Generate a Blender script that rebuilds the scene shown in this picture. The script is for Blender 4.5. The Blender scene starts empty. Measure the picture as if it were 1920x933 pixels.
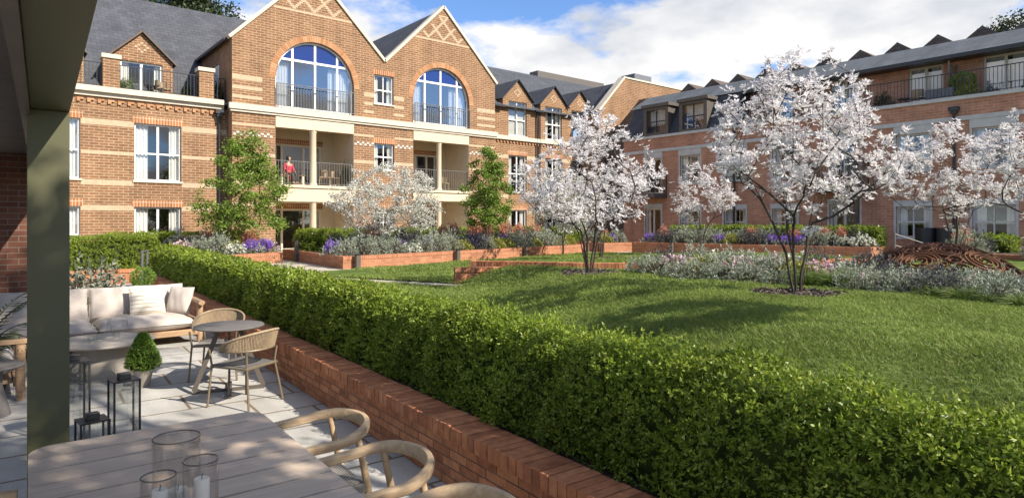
import bpy, bmesh, math, random
import numpy as np
from mathutils import Vector, Matrix

S = bpy.context.scene
C = S.collection
rng = np.random.default_rng(7)
random.seed(7)
PI = math.pi

# ------------------------------------------------------------------ camera
F_PX, HOR, CAM_H = 1202.0, 417.0, 1.9
XD = np.array([0.77202, 0.63560])          # (lateral, depth) of world +X seen from the camera
YD = np.array([-0.63560, 0.77202])
cam = bpy.data.cameras.new('camera')
cam.sensor_width = 36.0
cam.lens = 36.0 * F_PX / 1920.0
cam.shift_y = -(466.5 - HOR) / 1920.0
cam.clip_start, cam.clip_end = 0.05, 2000
cam_o = bpy.data.objects.new('camera', cam)
C.objects.link(cam_o)
cam_o.location = (0, 0, CAM_H)
fwd = math.atan2(YD[1], XD[1])
cam_o.rotation_euler = (PI / 2, 0, fwd - PI / 2)
S.camera = cam_o


def at(px, d):
    """world x, y of the point d metres deep in the column px of the photograph (1920 wide)"""
    l = (px - 960.0) / F_PX * d
    return (l * XD[0] + d * XD[1], l * YD[0] + d * YD[1])


def proj(x, y, z=0):
    l = x * XD[0] + y * YD[0]
    d = x * XD[1] + y * YD[1]
    return 960 + F_PX * l / d, HOR - F_PX * (z - CAM_H) / d, d


# ------------------------------------------------------------------ light
SUN_TO = Vector((0.50, -1.2, 1.0)).normalized()     # towards the sun
sun_el = math.asin(SUN_TO.z)
sun_az = math.atan2(SUN_TO.x, SUN_TO.y)             # clockwise from +Y
sl = bpy.data.lights.new('sun', 'SUN')
sl.energy = 4.5
sl.angle = math.radians(0.5)
sl.color = (1.0, 0.92, 0.79)
so = bpy.data.objects.new('sun', sl)
C.objects.link(so)
so.rotation_euler = (-SUN_TO).to_track_quat('-Z', 'Y').to_euler()
so.location = (5, -12, 12)

W = bpy.data.worlds.new('World')
S.world = W
W.use_nodes = True
wt = W.node_tree
for n in list(wt.nodes):
    wt.nodes.remove(n)


def wn(t, **kw):
    n = wt.nodes.new(t)
    for k, v in kw.items():
        setattr(n, k, v)
    return n


def wl(a, b):
    wt.links.new(a, b)


def wmath(op, a, b=None):
    n = wn('ShaderNodeMath', operation=op)
    for i, v in enumerate((a, b)):
        if v is None:
            continue
        if isinstance(v, (int, float)):
            n.inputs[i].default_value = v
        else:
            wl(v, n.inputs[i])
    return n.outputs[0]


sky = wn('ShaderNodeTexSky', sky_type='NISHITA')
sky.sun_disc = False
sky.sun_elevation = sun_el
sky.sun_rotation = sun_az
sky.altitude = 50
sky.air_density = 0.75
sky.dust_density = 0.1
sky.ozone_density = 6.0
bg1 = wn('ShaderNodeBackground')
bg1.inputs[1].default_value = 0.135
wl(sky.outputs[0], bg1.inputs[0])
tc = wn('ShaderNodeTexCoord')
sep = wn('ShaderNodeSeparateXYZ')
wl(tc.outputs['Generated'], sep.inputs[0])
zz = wmath('MAXIMUM', sep.outputs[2], 0.0)
den = wmath('ADD', zz, 0.32)
cx_ = wmath('DIVIDE', sep.outputs[0], den)
cy_ = wmath('DIVIDE', sep.outputs[1], den)
cz_ = wmath('MULTIPLY', zz, 1.9)
comb = wn('ShaderNodeCombineXYZ')
wl(cx_, comb.inputs[0]); wl(cy_, comb.inputs[1]); wl(cz_, comb.inputs[2])
nz = wn('ShaderNodeTexNoise')
nz.inputs['Scale'].default_value = 1.5245
nz.inputs['Detail'].default_value = 9
nz.inputs['Roughness'].default_value = 0.56
mp = wn('ShaderNodeMapping')
mp.inputs['Location'].default_value = (-14.1256, 18.3357, 8.4259)
wl(comb.outputs[0], mp.inputs[0])
wl(mp.outputs[0], nz.inputs[0])
# more cloud towards the horizon
thr = wmath('SUBTRACT', nz.outputs[0], wmath('MULTIPLY', zz, 0.10))
cr = wn('ShaderNodeValToRGB')
cr.color_ramp.elements[0].position = 0.4457
cr.color_ramp.elements[1].position = 0.512
wl(thr, cr.inputs[0])
nz2 = wn('ShaderNodeTexNoise')
nz2.inputs['Scale'].default_value = 2.3
nz2.inputs['Detail'].default_value = 6
mp2 = wn('ShaderNodeMapping')
mp2.inputs['Location'].default_value = (1.3, 8.1, 0.35)
wl(comb.outputs[0], mp2.inputs[0]); wl(mp2.outputs[0], nz2.inputs[0])
cr2 = wn('ShaderNodeValToRGB')
cr2.color_ramp.elements[0].position = 0.36
cr2.color_ramp.elements[0].color = (0.44, 0.49, 0.58, 1)
cr2.color_ramp.elements[1].position = 0.57
cr2.color_ramp.elements[1].color = (0.95, 0.94, 0.93, 1)
wl(nz2.outputs[0], cr2.inputs[0])
bg2 = wn('ShaderNodeBackground')
bg2.inputs[1].default_value = 0.60
wl(cr2.outputs[0], bg2.inputs[0])
mxs = wn('ShaderNodeMixShader')
wl(cr.outputs[0], mxs.inputs[0]); wl(bg1.outputs[0], mxs.inputs[1]); wl(bg2.outputs[0], mxs.inputs[2])
wo = wn('ShaderNodeOutputWorld')
wl(mxs.outputs[0], wo.inputs[0])

S.view_settings.view_transform = 'Standard'
S.view_settings.look = 'None'
S.view_settings.exposure = 0.88
S.view_settings.gamma = 1.0
S.view_settings.use_curve_mapping = False
S.render.engine = 'CYCLES'
S.cycles.max_bounces = 6
S.cycles.diffuse_bounces = 3
S.cycles.glossy_bounces = 3
S.cycles.transmission_bounces = 4
S.cycles.transparent_max_bounces = 12
S.cycles.caustics_reflective = False
S.cycles.caustics_refractive = False
S.cycles.use_denoising = True
S.cycles.sample_clamp_indirect = 6

# ------------------------------------------------------------------ materials
MATS = {}


def new_mat(name):
    m = bpy.data.materials.new(name)
    m.use_nodes = True
    nt = m.node_tree
    b = nt.nodes['Principled BSDF']
    return m, nt, b


def N(nt, t, **kw):
    n = nt.nodes.new(t)
    for k, v in kw.items():
        setattr(n, k, v)
    return n


def plain(name, col, rough=0.6, metal=0.0, var=0.12, scale=6.0, bump=0.0, spec=0.5, bscale=None):
    m, nt, b = new_mat(name)
    tc = N(nt, 'ShaderNodeTexCoord')
    nz = N(nt, 'ShaderNodeTexNoise')
    nz.inputs['Scale'].default_value = scale
    nz.inputs['Detail'].default_value = 6
    nt.links.new(tc.outputs['Object'], nz.inputs[0])
    r = N(nt, 'ShaderNodeValToRGB')
    r.color_ramp.elements[0].position = 0.3
    r.color_ramp.elements[1].position = 0.7
    r.color_ramp.elements[0].color = tuple(c * (1 - var) for c in col) + (1,)
    r.color_ramp.elements[1].color = tuple(min(1, c * (1 + var)) for c in col) + (1,)
    nt.links.new(nz.outputs[0], r.inputs[0])
    nt.links.new(r.outputs[0], b.inputs['Base Color'])
    b.inputs['Roughness'].default_value = rough
    b.inputs['Metallic'].default_value = metal
    b.inputs['Specular IOR Level'].default_value = spec
    if bump:
        n2 = N(nt, 'ShaderNodeTexNoise')
        n2.inputs['Scale'].default_value = bscale or scale * 12
        n2.inputs['Detail'].default_value = 4
        nt.links.new(tc.outputs['Object'], n2.inputs[0])
        bp = N(nt, 'ShaderNodeBump')
        bp.inputs['Strength'].default_value = bump
        bp.inputs['Distance'].default_value = 0.01
        nt.links.new(n2.outputs[0], bp.inputs['Height'])
        nt.links.new(bp.outputs[0], b.inputs['Normal'])
    MATS[name] = m
    return m


def brick_mat(name, c1, c2, mortar, bw=0.225, bh=0.075, ms=0.011, soldier=False, streak=0.82):
    m, nt, b = new_mat(name)
    uv = N(nt, 'ShaderNodeUVMap')
    t = N(nt, 'ShaderNodeTexBrick')
    t.inputs['Scale'].default_value = 1
    t.inputs['Brick Width'].default_value = bw
    t.inputs['Row Height'].default_value = bh
    t.inputs['Mortar Size'].default_value = ms * 0.5
    t.inputs['Mortar Smooth'].default_value = 0.2
    t.inputs['Color1'].default_value = c1 + (1,)
    t.inputs['Color2'].default_value = c2 + (1,)
    t.inputs['Mortar'].default_value = mortar + (1,)
    if soldier:
        t.offset = 0.0
    nt.links.new(uv.outputs[0], t.inputs[0])
    nz = N(nt, 'ShaderNodeTexNoise')
    nz.inputs['Scale'].default_value = 1.1
    nz.inputs['Detail'].default_value = 8
    nz.inputs['Roughness'].default_value = 0.7
    nt.links.new(uv.outputs[0], nz.inputs[0])
    mr = N(nt, 'ShaderNodeMapRange')
    mr.inputs[1].default_value = 0.3; mr.inputs[2].default_value = 0.7
    mr.inputs[3].default_value = 0.80; mr.inputs[4].default_value = 1.16
    nt.links.new(nz.outputs[0], mr.inputs[0])
    mx = N(nt, 'ShaderNodeMix', data_type='RGBA', blend_type='MULTIPLY')
    mx.inputs[0].default_value = 1
    nt.links.new(t.outputs[0], mx.inputs[6])
    nt.links.new(mr.outputs[0], mx.inputs[7])
    # weather streaks: long vertical stains
    mpn = N(nt, 'ShaderNodeMapping'); mpn.inputs['Scale'].default_value = (1.7, 0.22, 1)
    nt.links.new(uv.outputs[0], mpn.inputs[0])
    n3 = N(nt, 'ShaderNodeTexNoise'); n3.inputs['Scale'].default_value = 1.0; n3.inputs['Detail'].default_value = 7; n3.inputs['Roughness'].default_value = 0.65
    nt.links.new(mpn.outputs[0], n3.inputs[0])
    m3 = N(nt, 'ShaderNodeMapRange'); m3.inputs[1].default_value = 0.35; m3.inputs[2].default_value = 0.62; m3.inputs[3].default_value = streak; m3.inputs[4].default_value = 1.0 + (1 - streak) * .33
    nt.links.new(n3.outputs[0], m3.inputs[0])
    mx3 = N(nt, 'ShaderNodeMix', data_type='RGBA', blend_type='MULTIPLY'); mx3.inputs[0].default_value = 1
    nt.links.new(mx.outputs[2], mx3.inputs[6]); nt.links.new(m3.outputs[0], mx3.inputs[7])
    nt.links.new(mx3.outputs[2], b.inputs['Base Color'])
    b.inputs['Roughness'].default_value = 0.85
    b.inputs['Specular IOR Level'].default_value = 0.2
    inv = N(nt, 'ShaderNodeMath', operation='SUBTRACT')
    inv.inputs[0].default_value = 1
    nt.links.new(t.outputs[1], inv.inputs[1])
    bp = N(nt, 'ShaderNodeBump')
    bp.inputs['Strength'].default_value = 0.6
    bp.inputs['Distance'].default_value = 0.008
    nt.links.new(inv.outputs[0], bp.inputs['Height'])
    nt.links.new(bp.outputs[0], b.inputs['Normal'])
    MATS[name] = m
    return m


def island_mat(name, cols, rough=0.5, trans=0.0, spec=0.4, noise=0.0, nscale=14, relief=True):
    """colour varied from one leaf, petal or brick to the next"""
    m, nt, b = new_mat(name)
    g = N(nt, 'ShaderNodeNewGeometry')
    r = N(nt, 'ShaderNodeValToRGB')
    r.color_ramp.interpolation = 'LINEAR'
    el = r.color_ramp.elements
    while len(el) < len(cols):
        el.new(0.5)
    for i, c in enumerate(cols):
        el[i].position = i / (len(cols) - 1)
        el[i].color = tuple(c) + (1,)
    nt.links.new(g.outputs['Random Per Island'], r.inputs[0])
    colout = r.outputs[0]
    if noise:
        tc = N(nt, 'ShaderNodeTexCoord')
        nz = N(nt, 'ShaderNodeTexNoise')
        nz.inputs['Scale'].default_value = nscale
        nz.inputs['Detail'].default_value = 8
        nt.links.new(tc.outputs['Object'], nz.inputs[0])
        mr = N(nt, 'ShaderNodeMapRange')
        mr.inputs[1].default_value = 0.3; mr.inputs[2].default_value = 0.7
        mr.inputs[3].default_value = 1 - noise; mr.inputs[4].default_value = 1 + noise
        nt.links.new(nz.outputs[0], mr.inputs[0])
        mx = N(nt, 'ShaderNodeMix', data_type='RGBA', blend_type='MULTIPLY')
        mx.inputs[0].default_value = 1
        nt.links.new(colout, mx.inputs[6]); nt.links.new(mr.outputs[0], mx.inputs[7])
        colout = mx.outputs[2]
        bp = N(nt, 'ShaderNodeBump')
        bp.inputs['Strength'].default_value = 0.4
        bp.inputs['Distance'].default_value = 0.004
        nz3 = N(nt, 'ShaderNodeTexNoise')
        nz3.inputs['Scale'].default_value = 90
        nt.links.new(tc.outputs['Object'], nz3.inputs[0])
        nt.links.new(nz3.outputs[0], bp.inputs['Height'])
        if relief: nt.links.new(bp.outputs[0], b.inputs['Normal'])
    nt.links.new(colout, b.inputs['Base Color'])
    b.inputs['Roughness'].default_value = rough
    b.inputs['Specular IOR Level'].default_value = spec
    if trans:
        tr = N(nt, 'ShaderNodeBsdfTranslucent')
        nt.links.new(colout, tr.inputs[0])
        mx = N(nt, 'ShaderNodeMixShader')
        mx.inputs[0].default_value = trans
        out = nt.nodes['Material Output']
        nt.links.new(b.outputs[0], mx.inputs[1]); nt.links.new(tr.outputs[0], mx.inputs[2])
        nt.links.new(mx.outputs[0], out.inputs[0])
    MATS[name] = m
    return m


def glass_mat(name, tint, gloss=0.3, rough=0.01):
    m, nt, b = new_mat(name)
    nt.nodes.remove(b)
    tr = N(nt, 'ShaderNodeBsdfTransparent')
    tr.inputs[0].default_value = tint + (1,)
    gl = N(nt, 'ShaderNodeBsdfGlossy')
    gl.inputs['Roughness'].default_value = rough
    lw = N(nt, 'ShaderNodeLayerWeight')
    lw.inputs[0].default_value = 0.5
    pw = N(nt, 'ShaderNodeMath', operation='POWER'); pw.inputs[1].default_value = 4.0
    nt.links.new(lw.outputs['Facing'], pw.inputs[0])
    ml = N(nt, 'ShaderNodeMath', operation='MULTIPLY'); ml.inputs[1].default_value = 0.7
    nt.links.new(pw.outputs[0], ml.inputs[0])
    ad = N(nt, 'ShaderNodeMath', operation='ADD', use_clamp=True)
    ad.inputs[1].default_value = gloss + 0.03
    nt.links.new(ml.outputs[0], ad.inputs[0])
    mx = N(nt, 'ShaderNodeMixShader')
    nt.links.new(ad.outputs[0], mx.inputs[0])
    nt.links.new(tr.outputs[0], mx.inputs[1]); nt.links.new(gl.outputs[0], mx.inputs[2])
    nt.links.new(mx.outputs[0], nt.nodes['Material Output'].inputs[0])
    MATS[name] = m
    return m


def wood_mat(name, c1, c2, scale=3.0, axis='X', rough=0.55):
    m, nt, b = new_mat(name)
    tc = N(nt, 'ShaderNodeTexCoord')
    mp = N(nt, 'ShaderNodeMapping')
    sc = {'X': (1, 14, 14), 'Y': (14, 1, 14), 'Z': (14, 14, 1)}[axis]
    mp.inputs['Scale'].default_value = sc
    nt.links.new(tc.outputs['Object'], mp.inputs[0])
    nz = N(nt, 'ShaderNodeTexNoise')
    nz.inputs['Scale'].default_value = scale
    nz.inputs['Detail'].default_value = 8
    nz.inputs['Distortion'].default_value = 0.6
    nt.links.new(mp.outputs[0], nz.inputs[0])
    r = N(nt, 'ShaderNodeValToRGB')
    r.color_ramp.elements[0].position = 0.3; r.color_ramp.elements[1].position = 0.72
    r.color_ramp.elements[0].color = c1 + (1,); r.color_ramp.elements[1].color = c2 + (1,)
    nt.links.new(nz.outputs[0], r.inputs[0])
    nt.links.new(r.outputs[0], b.inputs['Base Color'])
    b.inputs['Roughness'].default_value = rough
    b.inputs['Specular IOR Level'].default_value = 0.3
    bp = N(nt, 'ShaderNodeBump')
    bp.inputs['Strength'].default_value = 0.15
    bp.inputs['Distance'].default_value = 0.004
    nt.links.new(nz.outputs[0], bp.inputs['Height'])
    nt.links.new(bp.outputs[0], b.inputs['Normal'])
    MATS[name] = m
    return m


brick_mat('brick_orange', (0.275, 0.140, 0.070), (0.205, 0.097, 0.048), (0.41, 0.315, 0.205), bw=0.32, bh=0.105, ms=0.026)
brick_mat('brick_red', (0.56, 0.275, 0.170), (0.45, 0.205, 0.125), (0.57, 0.40, 0.285), bw=0.32, bh=0.105, ms=0.018)
brick_mat('brick_dark_shaded', (0.19, 0.080, 0.052), (0.13, 0.055, 0.038), (0.22, 0.16, 0.12), bw=0.26, bh=0.085, ms=0.016)  # dark red brick, darkened further to carry the shade on the canopy wall
brick_mat('brick_planter', (0.43, 0.19, 0.10), (0.32, 0.125, 0.062), (0.42, 0.29, 0.19), bh=0.075)
brick_mat('soldier_orange', (0.41, 0.165, 0.066), (0.32, 0.125, 0.05), (0.58, 0.45, 0.32), bw=0.105, bh=0.30, ms=0.026, soldier=True)
brick_mat('slate', (0.088, 0.092, 0.106), (0.070, 0.074, 0.087), (0.046, 0.049, 0.058), bw=0.36, bh=0.24, ms=0.018, streak=.93)
brick_mat('slate_plank', (0.135, 0.148, 0.165), (0.112, 0.123, 0.138), (0.05, 0.052, 0.058), bw=2.4, bh=0.17, ms=0.014)
brick_mat('brown_tile', (0.15, 0.12, 0.10), (0.115, 0.092, 0.078), (0.045, 0.036, 0.03), bw=0.28, bh=0.16, ms=0.014)
brick_mat('paving', (0.52, 0.50, 0.47), (0.44, 0.425, 0.40), (0.23, 0.18, 0.125), bw=1.05, bh=0.62, ms=0.034)
island_mat('brick_real', [(0.29, 0.115, 0.06), (0.43, 0.175, 0.085), (0.52, 0.235, 0.12), (0.46, 0.19, 0.095), (0.35, 0.14, 0.075)], rough=0.85, spec=0.2, noise=0.22)
plain('mortar', (0.20, 0.15, 0.11), 0.95, bump=0.4, scale=20)
plain('stone_cream', (0.57, 0.50, 0.395), 0.75, var=0.06, scale=3, bump=0.12)
plain('render_cream', (0.60, 0.50, 0.36), 0.8, var=0.05, scale=2, bump=0.08)
plain('stone_band', (0.46, 0.345, 0.225), 0.85, var=0.12, scale=8, bump=0.3)
plain('stone_grey', (0.54, 0.525, 0.49), 0.8, var=0.10, scale=3, bump=0.2)
plain('frame_white', (0.78, 0.77, 0.74), 0.4, var=0.02)
plain('frame_cream', (0.62, 0.56, 0.46), 0.5, var=0.04)
plain('frame_grey', (0.58, 0.55, 0.49), 0.5, var=0.04)
plain('dark_metal', (0.030, 0.031, 0.033), 0.45, metal=0.3, var=0.1)
plain('rail_grey', (0.13, 0.125, 0.115), 0.5, metal=0.2, var=0.1)
plain('zinc_brown', (0.115, 0.098, 0.082), 0.5, metal=0.2, var=0.1)
plain('lead_grey', (0.14, 0.145, 0.155), 0.5, var=0.1)
plain('gutter', (0.022, 0.022, 0.025), 0.4)
plain('interior', (0.20, 0.17, 0.14), 0.9, var=0.05)
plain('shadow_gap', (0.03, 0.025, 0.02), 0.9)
plain('timber_brown', (0.10, 0.065, 0.045), 0.6, var=0.15)
glass_mat('glass', (0.90, 0.92, 0.93), 0.10)
glass_mat('glass_sky', (0.80, 0.85, 0.92), 0.26)
plain('glass_reflection_blue', (0.014, 0.035, 0.17), 0.06, var=0.05, spec=0.6)  # deep blue of the sky's reflection painted into the pane colour
glass_mat('glass_pane', (0.86, 0.88, 0.88), 0.13)
glass_mat('glass_clear', (0.965, 0.975, 0.97), 0.0)
plain('curtain', (0.80, 0.77, 0.70), 0.9, var=0.03)
plain('blind', (0.55, 0.53, 0.48), 0.9, var=0.03)
plain('soil', (0.045, 0.032, 0.022), 1.0, var=0.4, scale=20, bump=0.8)
plain('lawn', (0.10, 0.14, 0.032), 0.95, var=0.35, scale=1.4, bump=0.5, spec=0.1)
plain('ground', (0.22, 0.20, 0.17), 0.95, var=0.15, scale=0.4)
plain('path_paving', (0.44, 0.39, 0.32), 0.9, var=0.12, scale=2, bump=0.2)
island_mat('grass', [(0.095, 0.15, 0.024), (0.165, 0.235, 0.042), (0.23, 0.295, 0.06), (0.31, 0.32, 0.11)], rough=0.5, trans=0.35, spec=0.3, noise=.24, nscale=.9, relief=False)
island_mat('hedge_leaf', [(0.105, 0.165, 0.016), (0.180, 0.260, 0.026), (0.275, 0.350, 0.042), (0.390, 0.450, 0.085)], rough=0.40, trans=0.42, spec=0.35, noise=.22, nscale=1.6, relief=False)
island_mat('box_leaf', [(0.10, 0.19, 0.022), (0.18, 0.31, 0.04), (0.30, 0.43, 0.075)], rough=0.4, trans=0.25, spec=0.45)
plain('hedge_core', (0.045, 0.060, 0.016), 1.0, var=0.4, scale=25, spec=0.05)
island_mat('tree_leaf', [(0.08, 0.155, 0.02), (0.145, 0.235, 0.03), (0.22, 0.31, 0.048), (0.29, 0.36, 0.075)], rough=0.45, trans=0.35, spec=0.35)
island_mat('dark_leaf', [(0.020, 0.035, 0.012), (0.035, 0.055, 0.016), (0.06, 0.075, 0.022)], rough=0.5, trans=0.2)
island_mat('petal', [(0.86, 0.83, 0.83), (0.90, 0.88, 0.865), (0.82, 0.75, 0.785), (0.91, 0.895, 0.875)], rough=0.6, trans=0.34, spec=0.2)
island_mat('pear_leaf', [(0.50, 0.49, 0.42), (0.66, 0.64, 0.59), (0.74, 0.71, 0.68), (0.30, 0.34, 0.19)], rough=0.6, trans=0.3, spec=0.2)
plain('bark_dark', (0.060, 0.045, 0.036), 0.9, var=0.35, scale=14, bump=0.6)
plain('bark_brown', (0.085, 0.058, 0.040), 0.9, var=0.3, scale=14, bump=0.6)
island_mat('bark_chip', [(0.055, 0.042, 0.035), (0.11, 0.085, 0.07), (0.17, 0.14, 0.12)], rough=0.9)
island_mat('silver_leaf', [(0.14, 0.18, 0.11), (0.25, 0.285, 0.20), (0.39, 0.415, 0.33), (0.53, 0.545, 0.47)], rough=0.7, trans=0.2, spec=0.2)
island_mat('sage_leaf', [(0.07, 0.085, 0.055), (0.15, 0.17, 0.115), (0.24, 0.26, 0.19), (0.32, 0.33, 0.26)], rough=0.6, trans=0.2)
island_mat('dusk_leaf', [(0.050, 0.055, 0.060), (0.09, 0.092, 0.10), (0.15, 0.145, 0.16), (0.10, 0.12, 0.08)], rough=0.7, trans=0.15, spec=0.25)
island_mat('purple_flower', [(0.17, 0.07, 0.48), (0.26, 0.12, 0.60), (0.36, 0.20, 0.66)], rough=0.7, trans=0.3)
island_mat('coral_flower', [(0.46, 0.15, 0.085), (0.56, 0.23, 0.15), (0.60, 0.32, 0.23), (0.30, 0.13, 0.07)], rough=0.7, trans=0.3)
island_mat('lime_leaf', [(0.26, 0.27, 0.05), (0.38, 0.37, 0.08), (0.22, 0.26, 0.06)], rough=0.6, trans=0.3)
island_mat('white_flower', [(0.70, 0.70, 0.58), (0.80, 0.80, 0.72)], rough=0.7, trans=0.3)
island_mat('pink_flower', [(0.66, 0.38, 0.50), (0.74, 0.52, 0.60), (0.80, 0.68, 0.70)], rough=0.7, trans=0.3)
island_mat('green_blade', [(0.10, 0.17, 0.03), (0.17, 0.24, 0.05), (0.26, 0.30, 0.10)], rough=0.5, trans=0.3)
island_mat('palm_leaf', [(0.06, 0.08, 0.04), (0.12, 0.14, 0.08)], rough=0.5, trans=0.25)
island_mat('corten', [(0.085, 0.036, 0.022), (0.14, 0.060, 0.032), (0.20, 0.095, 0.052), (0.11, 0.048, 0.028)], rough=0.7, spec=0.3)
wood_mat('teak', (0.30, 0.185, 0.105), (0.46, 0.31, 0.19), axis='X')
wood_mat('oak_pale', (0.40, 0.275, 0.16), (0.56, 0.41, 0.255), axis='X')
wood_mat('table_wood', (0.485, 0.38, 0.295), (0.59, 0.475, 0.375), axis='X', rough=0.6)
plain('olive_paint', (0.080, 0.080, 0.037), 0.5, var=0.05, scale=2)
plain('soffit', (0.17, 0.15, 0.13), 0.8, var=0.06, scale=2)
plain('fabric', (0.50, 0.44, 0.395), 0.95, var=0.05, scale=30, bump=0.25, bscale=260)
plain('fabric_grey', (0.46, 0.42, 0.38), 0.95, var=0.06, scale=30, bump=0.25, bscale=260)
plain('concrete', (0.44, 0.39, 0.33), 0.85, var=0.08, scale=9, bump=0.2)
plain('concrete_dark', (0.13, 0.12, 0.115), 0.7, var=0.12, scale=12, bump=0.1)
plain('bronze_metal', (0.20, 0.155, 0.10), 0.5, metal=0.3, var=0.1)
plain('wicker', (0.33, 0.245, 0.155), 0.8, var=0.25, scale=60)
plain('rope_seat', (0.19, 0.175, 0.16), 0.9, var=0.1)
plain('wax', (0.84, 0.81, 0.74), 0.5, var=0.02)
plain('skin', (0.50, 0.30, 0.21), 0.6, var=0.04)
plain('hair', (0.02, 0.014, 0.012), 0.6)
plain('red_cloth', (0.48, 0.025, 0.06), 0.9, var=0.08)
plain('dark_cloth', (0.06, 0.055, 0.055), 0.9)
plain('terracotta', (0.30, 0.16, 0.10), 0.85)
plain('zinc_pot', (0.36, 0.34, 0.31), 0.7)

# striped cushion
m, nt, b = new_mat('fabric_striped')
tc = N(nt, 'ShaderNodeTexCoord')
sx = N(nt, 'ShaderNodeSeparateXYZ')
nt.links.new(tc.outputs['Object'], sx.inputs[0])
mm = N(nt, 'ShaderNodeMath', operation='MULTIPLY'); mm.inputs[1].default_value = 16.0
nt.links.new(sx.outputs[2], mm.inputs[0])
fr = N(nt, 'ShaderNodeMath', operation='FRACT'); nt.links.new(mm.outputs[0], fr.inputs[0])
gt = N(nt, 'ShaderNodeMath', operation='GREATER_THAN'); gt.inputs[1].default_value = 0.84
nt.links.new(fr.outputs[0], gt.inputs[0])
mx = N(nt, 'ShaderNodeMix', data_type='RGBA')
mx.inputs[6].default_value = (0.74, 0.69, 0.60, 1); mx.inputs[7].default_value = (0.36, 0.28, 0.17, 1)
nt.links.new(gt.outputs[0], mx.inputs[0]); nt.links.new(mx.outputs[2], b.inputs['Base Color'])
b.inputs['Roughness'].default_value = 0.95
MATS['fabric_striped'] = m

# woven rope: a real grid of cords is too fine, a checker relief on the seat stands for the weave
m, nt, b = new_mat('rope_weave')
uv = N(nt, 'ShaderNodeUVMap')
ck = N(nt, 'ShaderNodeTexChecker'); ck.inputs['Scale'].default_value = 85
ck.inputs[1].default_value = (0.42, 0.38, 0.33, 1); ck.inputs[2].default_value = (0.12, 0.11, 0.10, 1)
nt.links.new(uv.outputs[0], ck.inputs[0])
nt.links.new(ck.outputs[0], b.inputs['Base Color'])
bp = N(nt, 'ShaderNodeBump'); bp.inputs['Distance'].default_value = 0.004
nt.links.new(ck.outputs[1], bp.inputs['Height']); nt.links.new(bp.outputs[0], b.inputs['Normal'])
b.inputs['Roughness'].default_value = 0.9
MATS['rope_weave'] = m

# granite slabs: speckle over the joints of the brick texture
m = MATS['paving']; nt = m.node_tree; b = nt.nodes['Principled BSDF']
lk = b.inputs['Base Color'].links[0]; src = lk.from_socket
uv = N(nt, 'ShaderNodeUVMap')
vo = N(nt, 'ShaderNodeTexNoise'); vo.inputs['Scale'].default_value = 130; vo.inputs['Detail'].default_value = 3
nt.links.new(uv.outputs[0], vo.inputs[0])
mr = N(nt, 'ShaderNodeMapRange'); mr.inputs[1].default_value = 0.35; mr.inputs[2].default_value = 0.65
mr.inputs[3].default_value = 0.72; mr.inputs[4].default_value = 1.18
nt.links.new(vo.outputs[0], mr.inputs[0])
mx = N(nt, 'ShaderNodeMix', data_type='RGBA', blend_type='MULTIPLY'); mx.inputs[0].default_value = 1
nt.links.new(src, mx.inputs[6]); nt.links.new(mr.outputs[0], mx.inputs[7]); nt.links.new(mx.outputs[2], b.inputs['Base Color'])


# ------------------------------------------------------------------ helpers
def auto_uv(me):
    """box-mapped uv in metres: u along the horizontal tangent, v up the face"""
    nl = len(me.loops)
    if nl == 0:
        return
    co = np.empty(len(me.vertices) * 3, np.float32); me.vertices.foreach_get('co', co); co = co.reshape(-1, 3)
    li = np.empty(nl, np.int32); me.loops.foreach_get('vertex_index', li)
    nf = len(me.polygons)
    nrm = np.empty(nf * 3, np.float32); me.polygons.foreach_get('normal', nrm); nrm = nrm.reshape(-1, 3)
    tot = np.empty(nf, np.int32); me.polygons.foreach_get('loop_total', tot)
    fi = np.repeat(np.arange(nf), tot)
    t = np.stack([-nrm[:, 1], nrm[:, 0], np.zeros(nf)], 1)
    ln = np.linalg.norm(t, axis=1)
    flat = ln < 0.35
    t[~flat] /= ln[~flat][:, None]
    t[flat] = (1, 0, 0)
    bvec = np.cross(nrm, t)
    bvec[flat] = (0, 1, 0)
    p = co[li]
    u = (p * t[fi]).sum(1); v = (p * bvec[fi]).sum(1)
    uvl = me.uv_layers.new(name='UVMap')
    uvl.data.foreach_set('uv', np.stack([u, v], 1).astype(np.float32).ravel())


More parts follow.
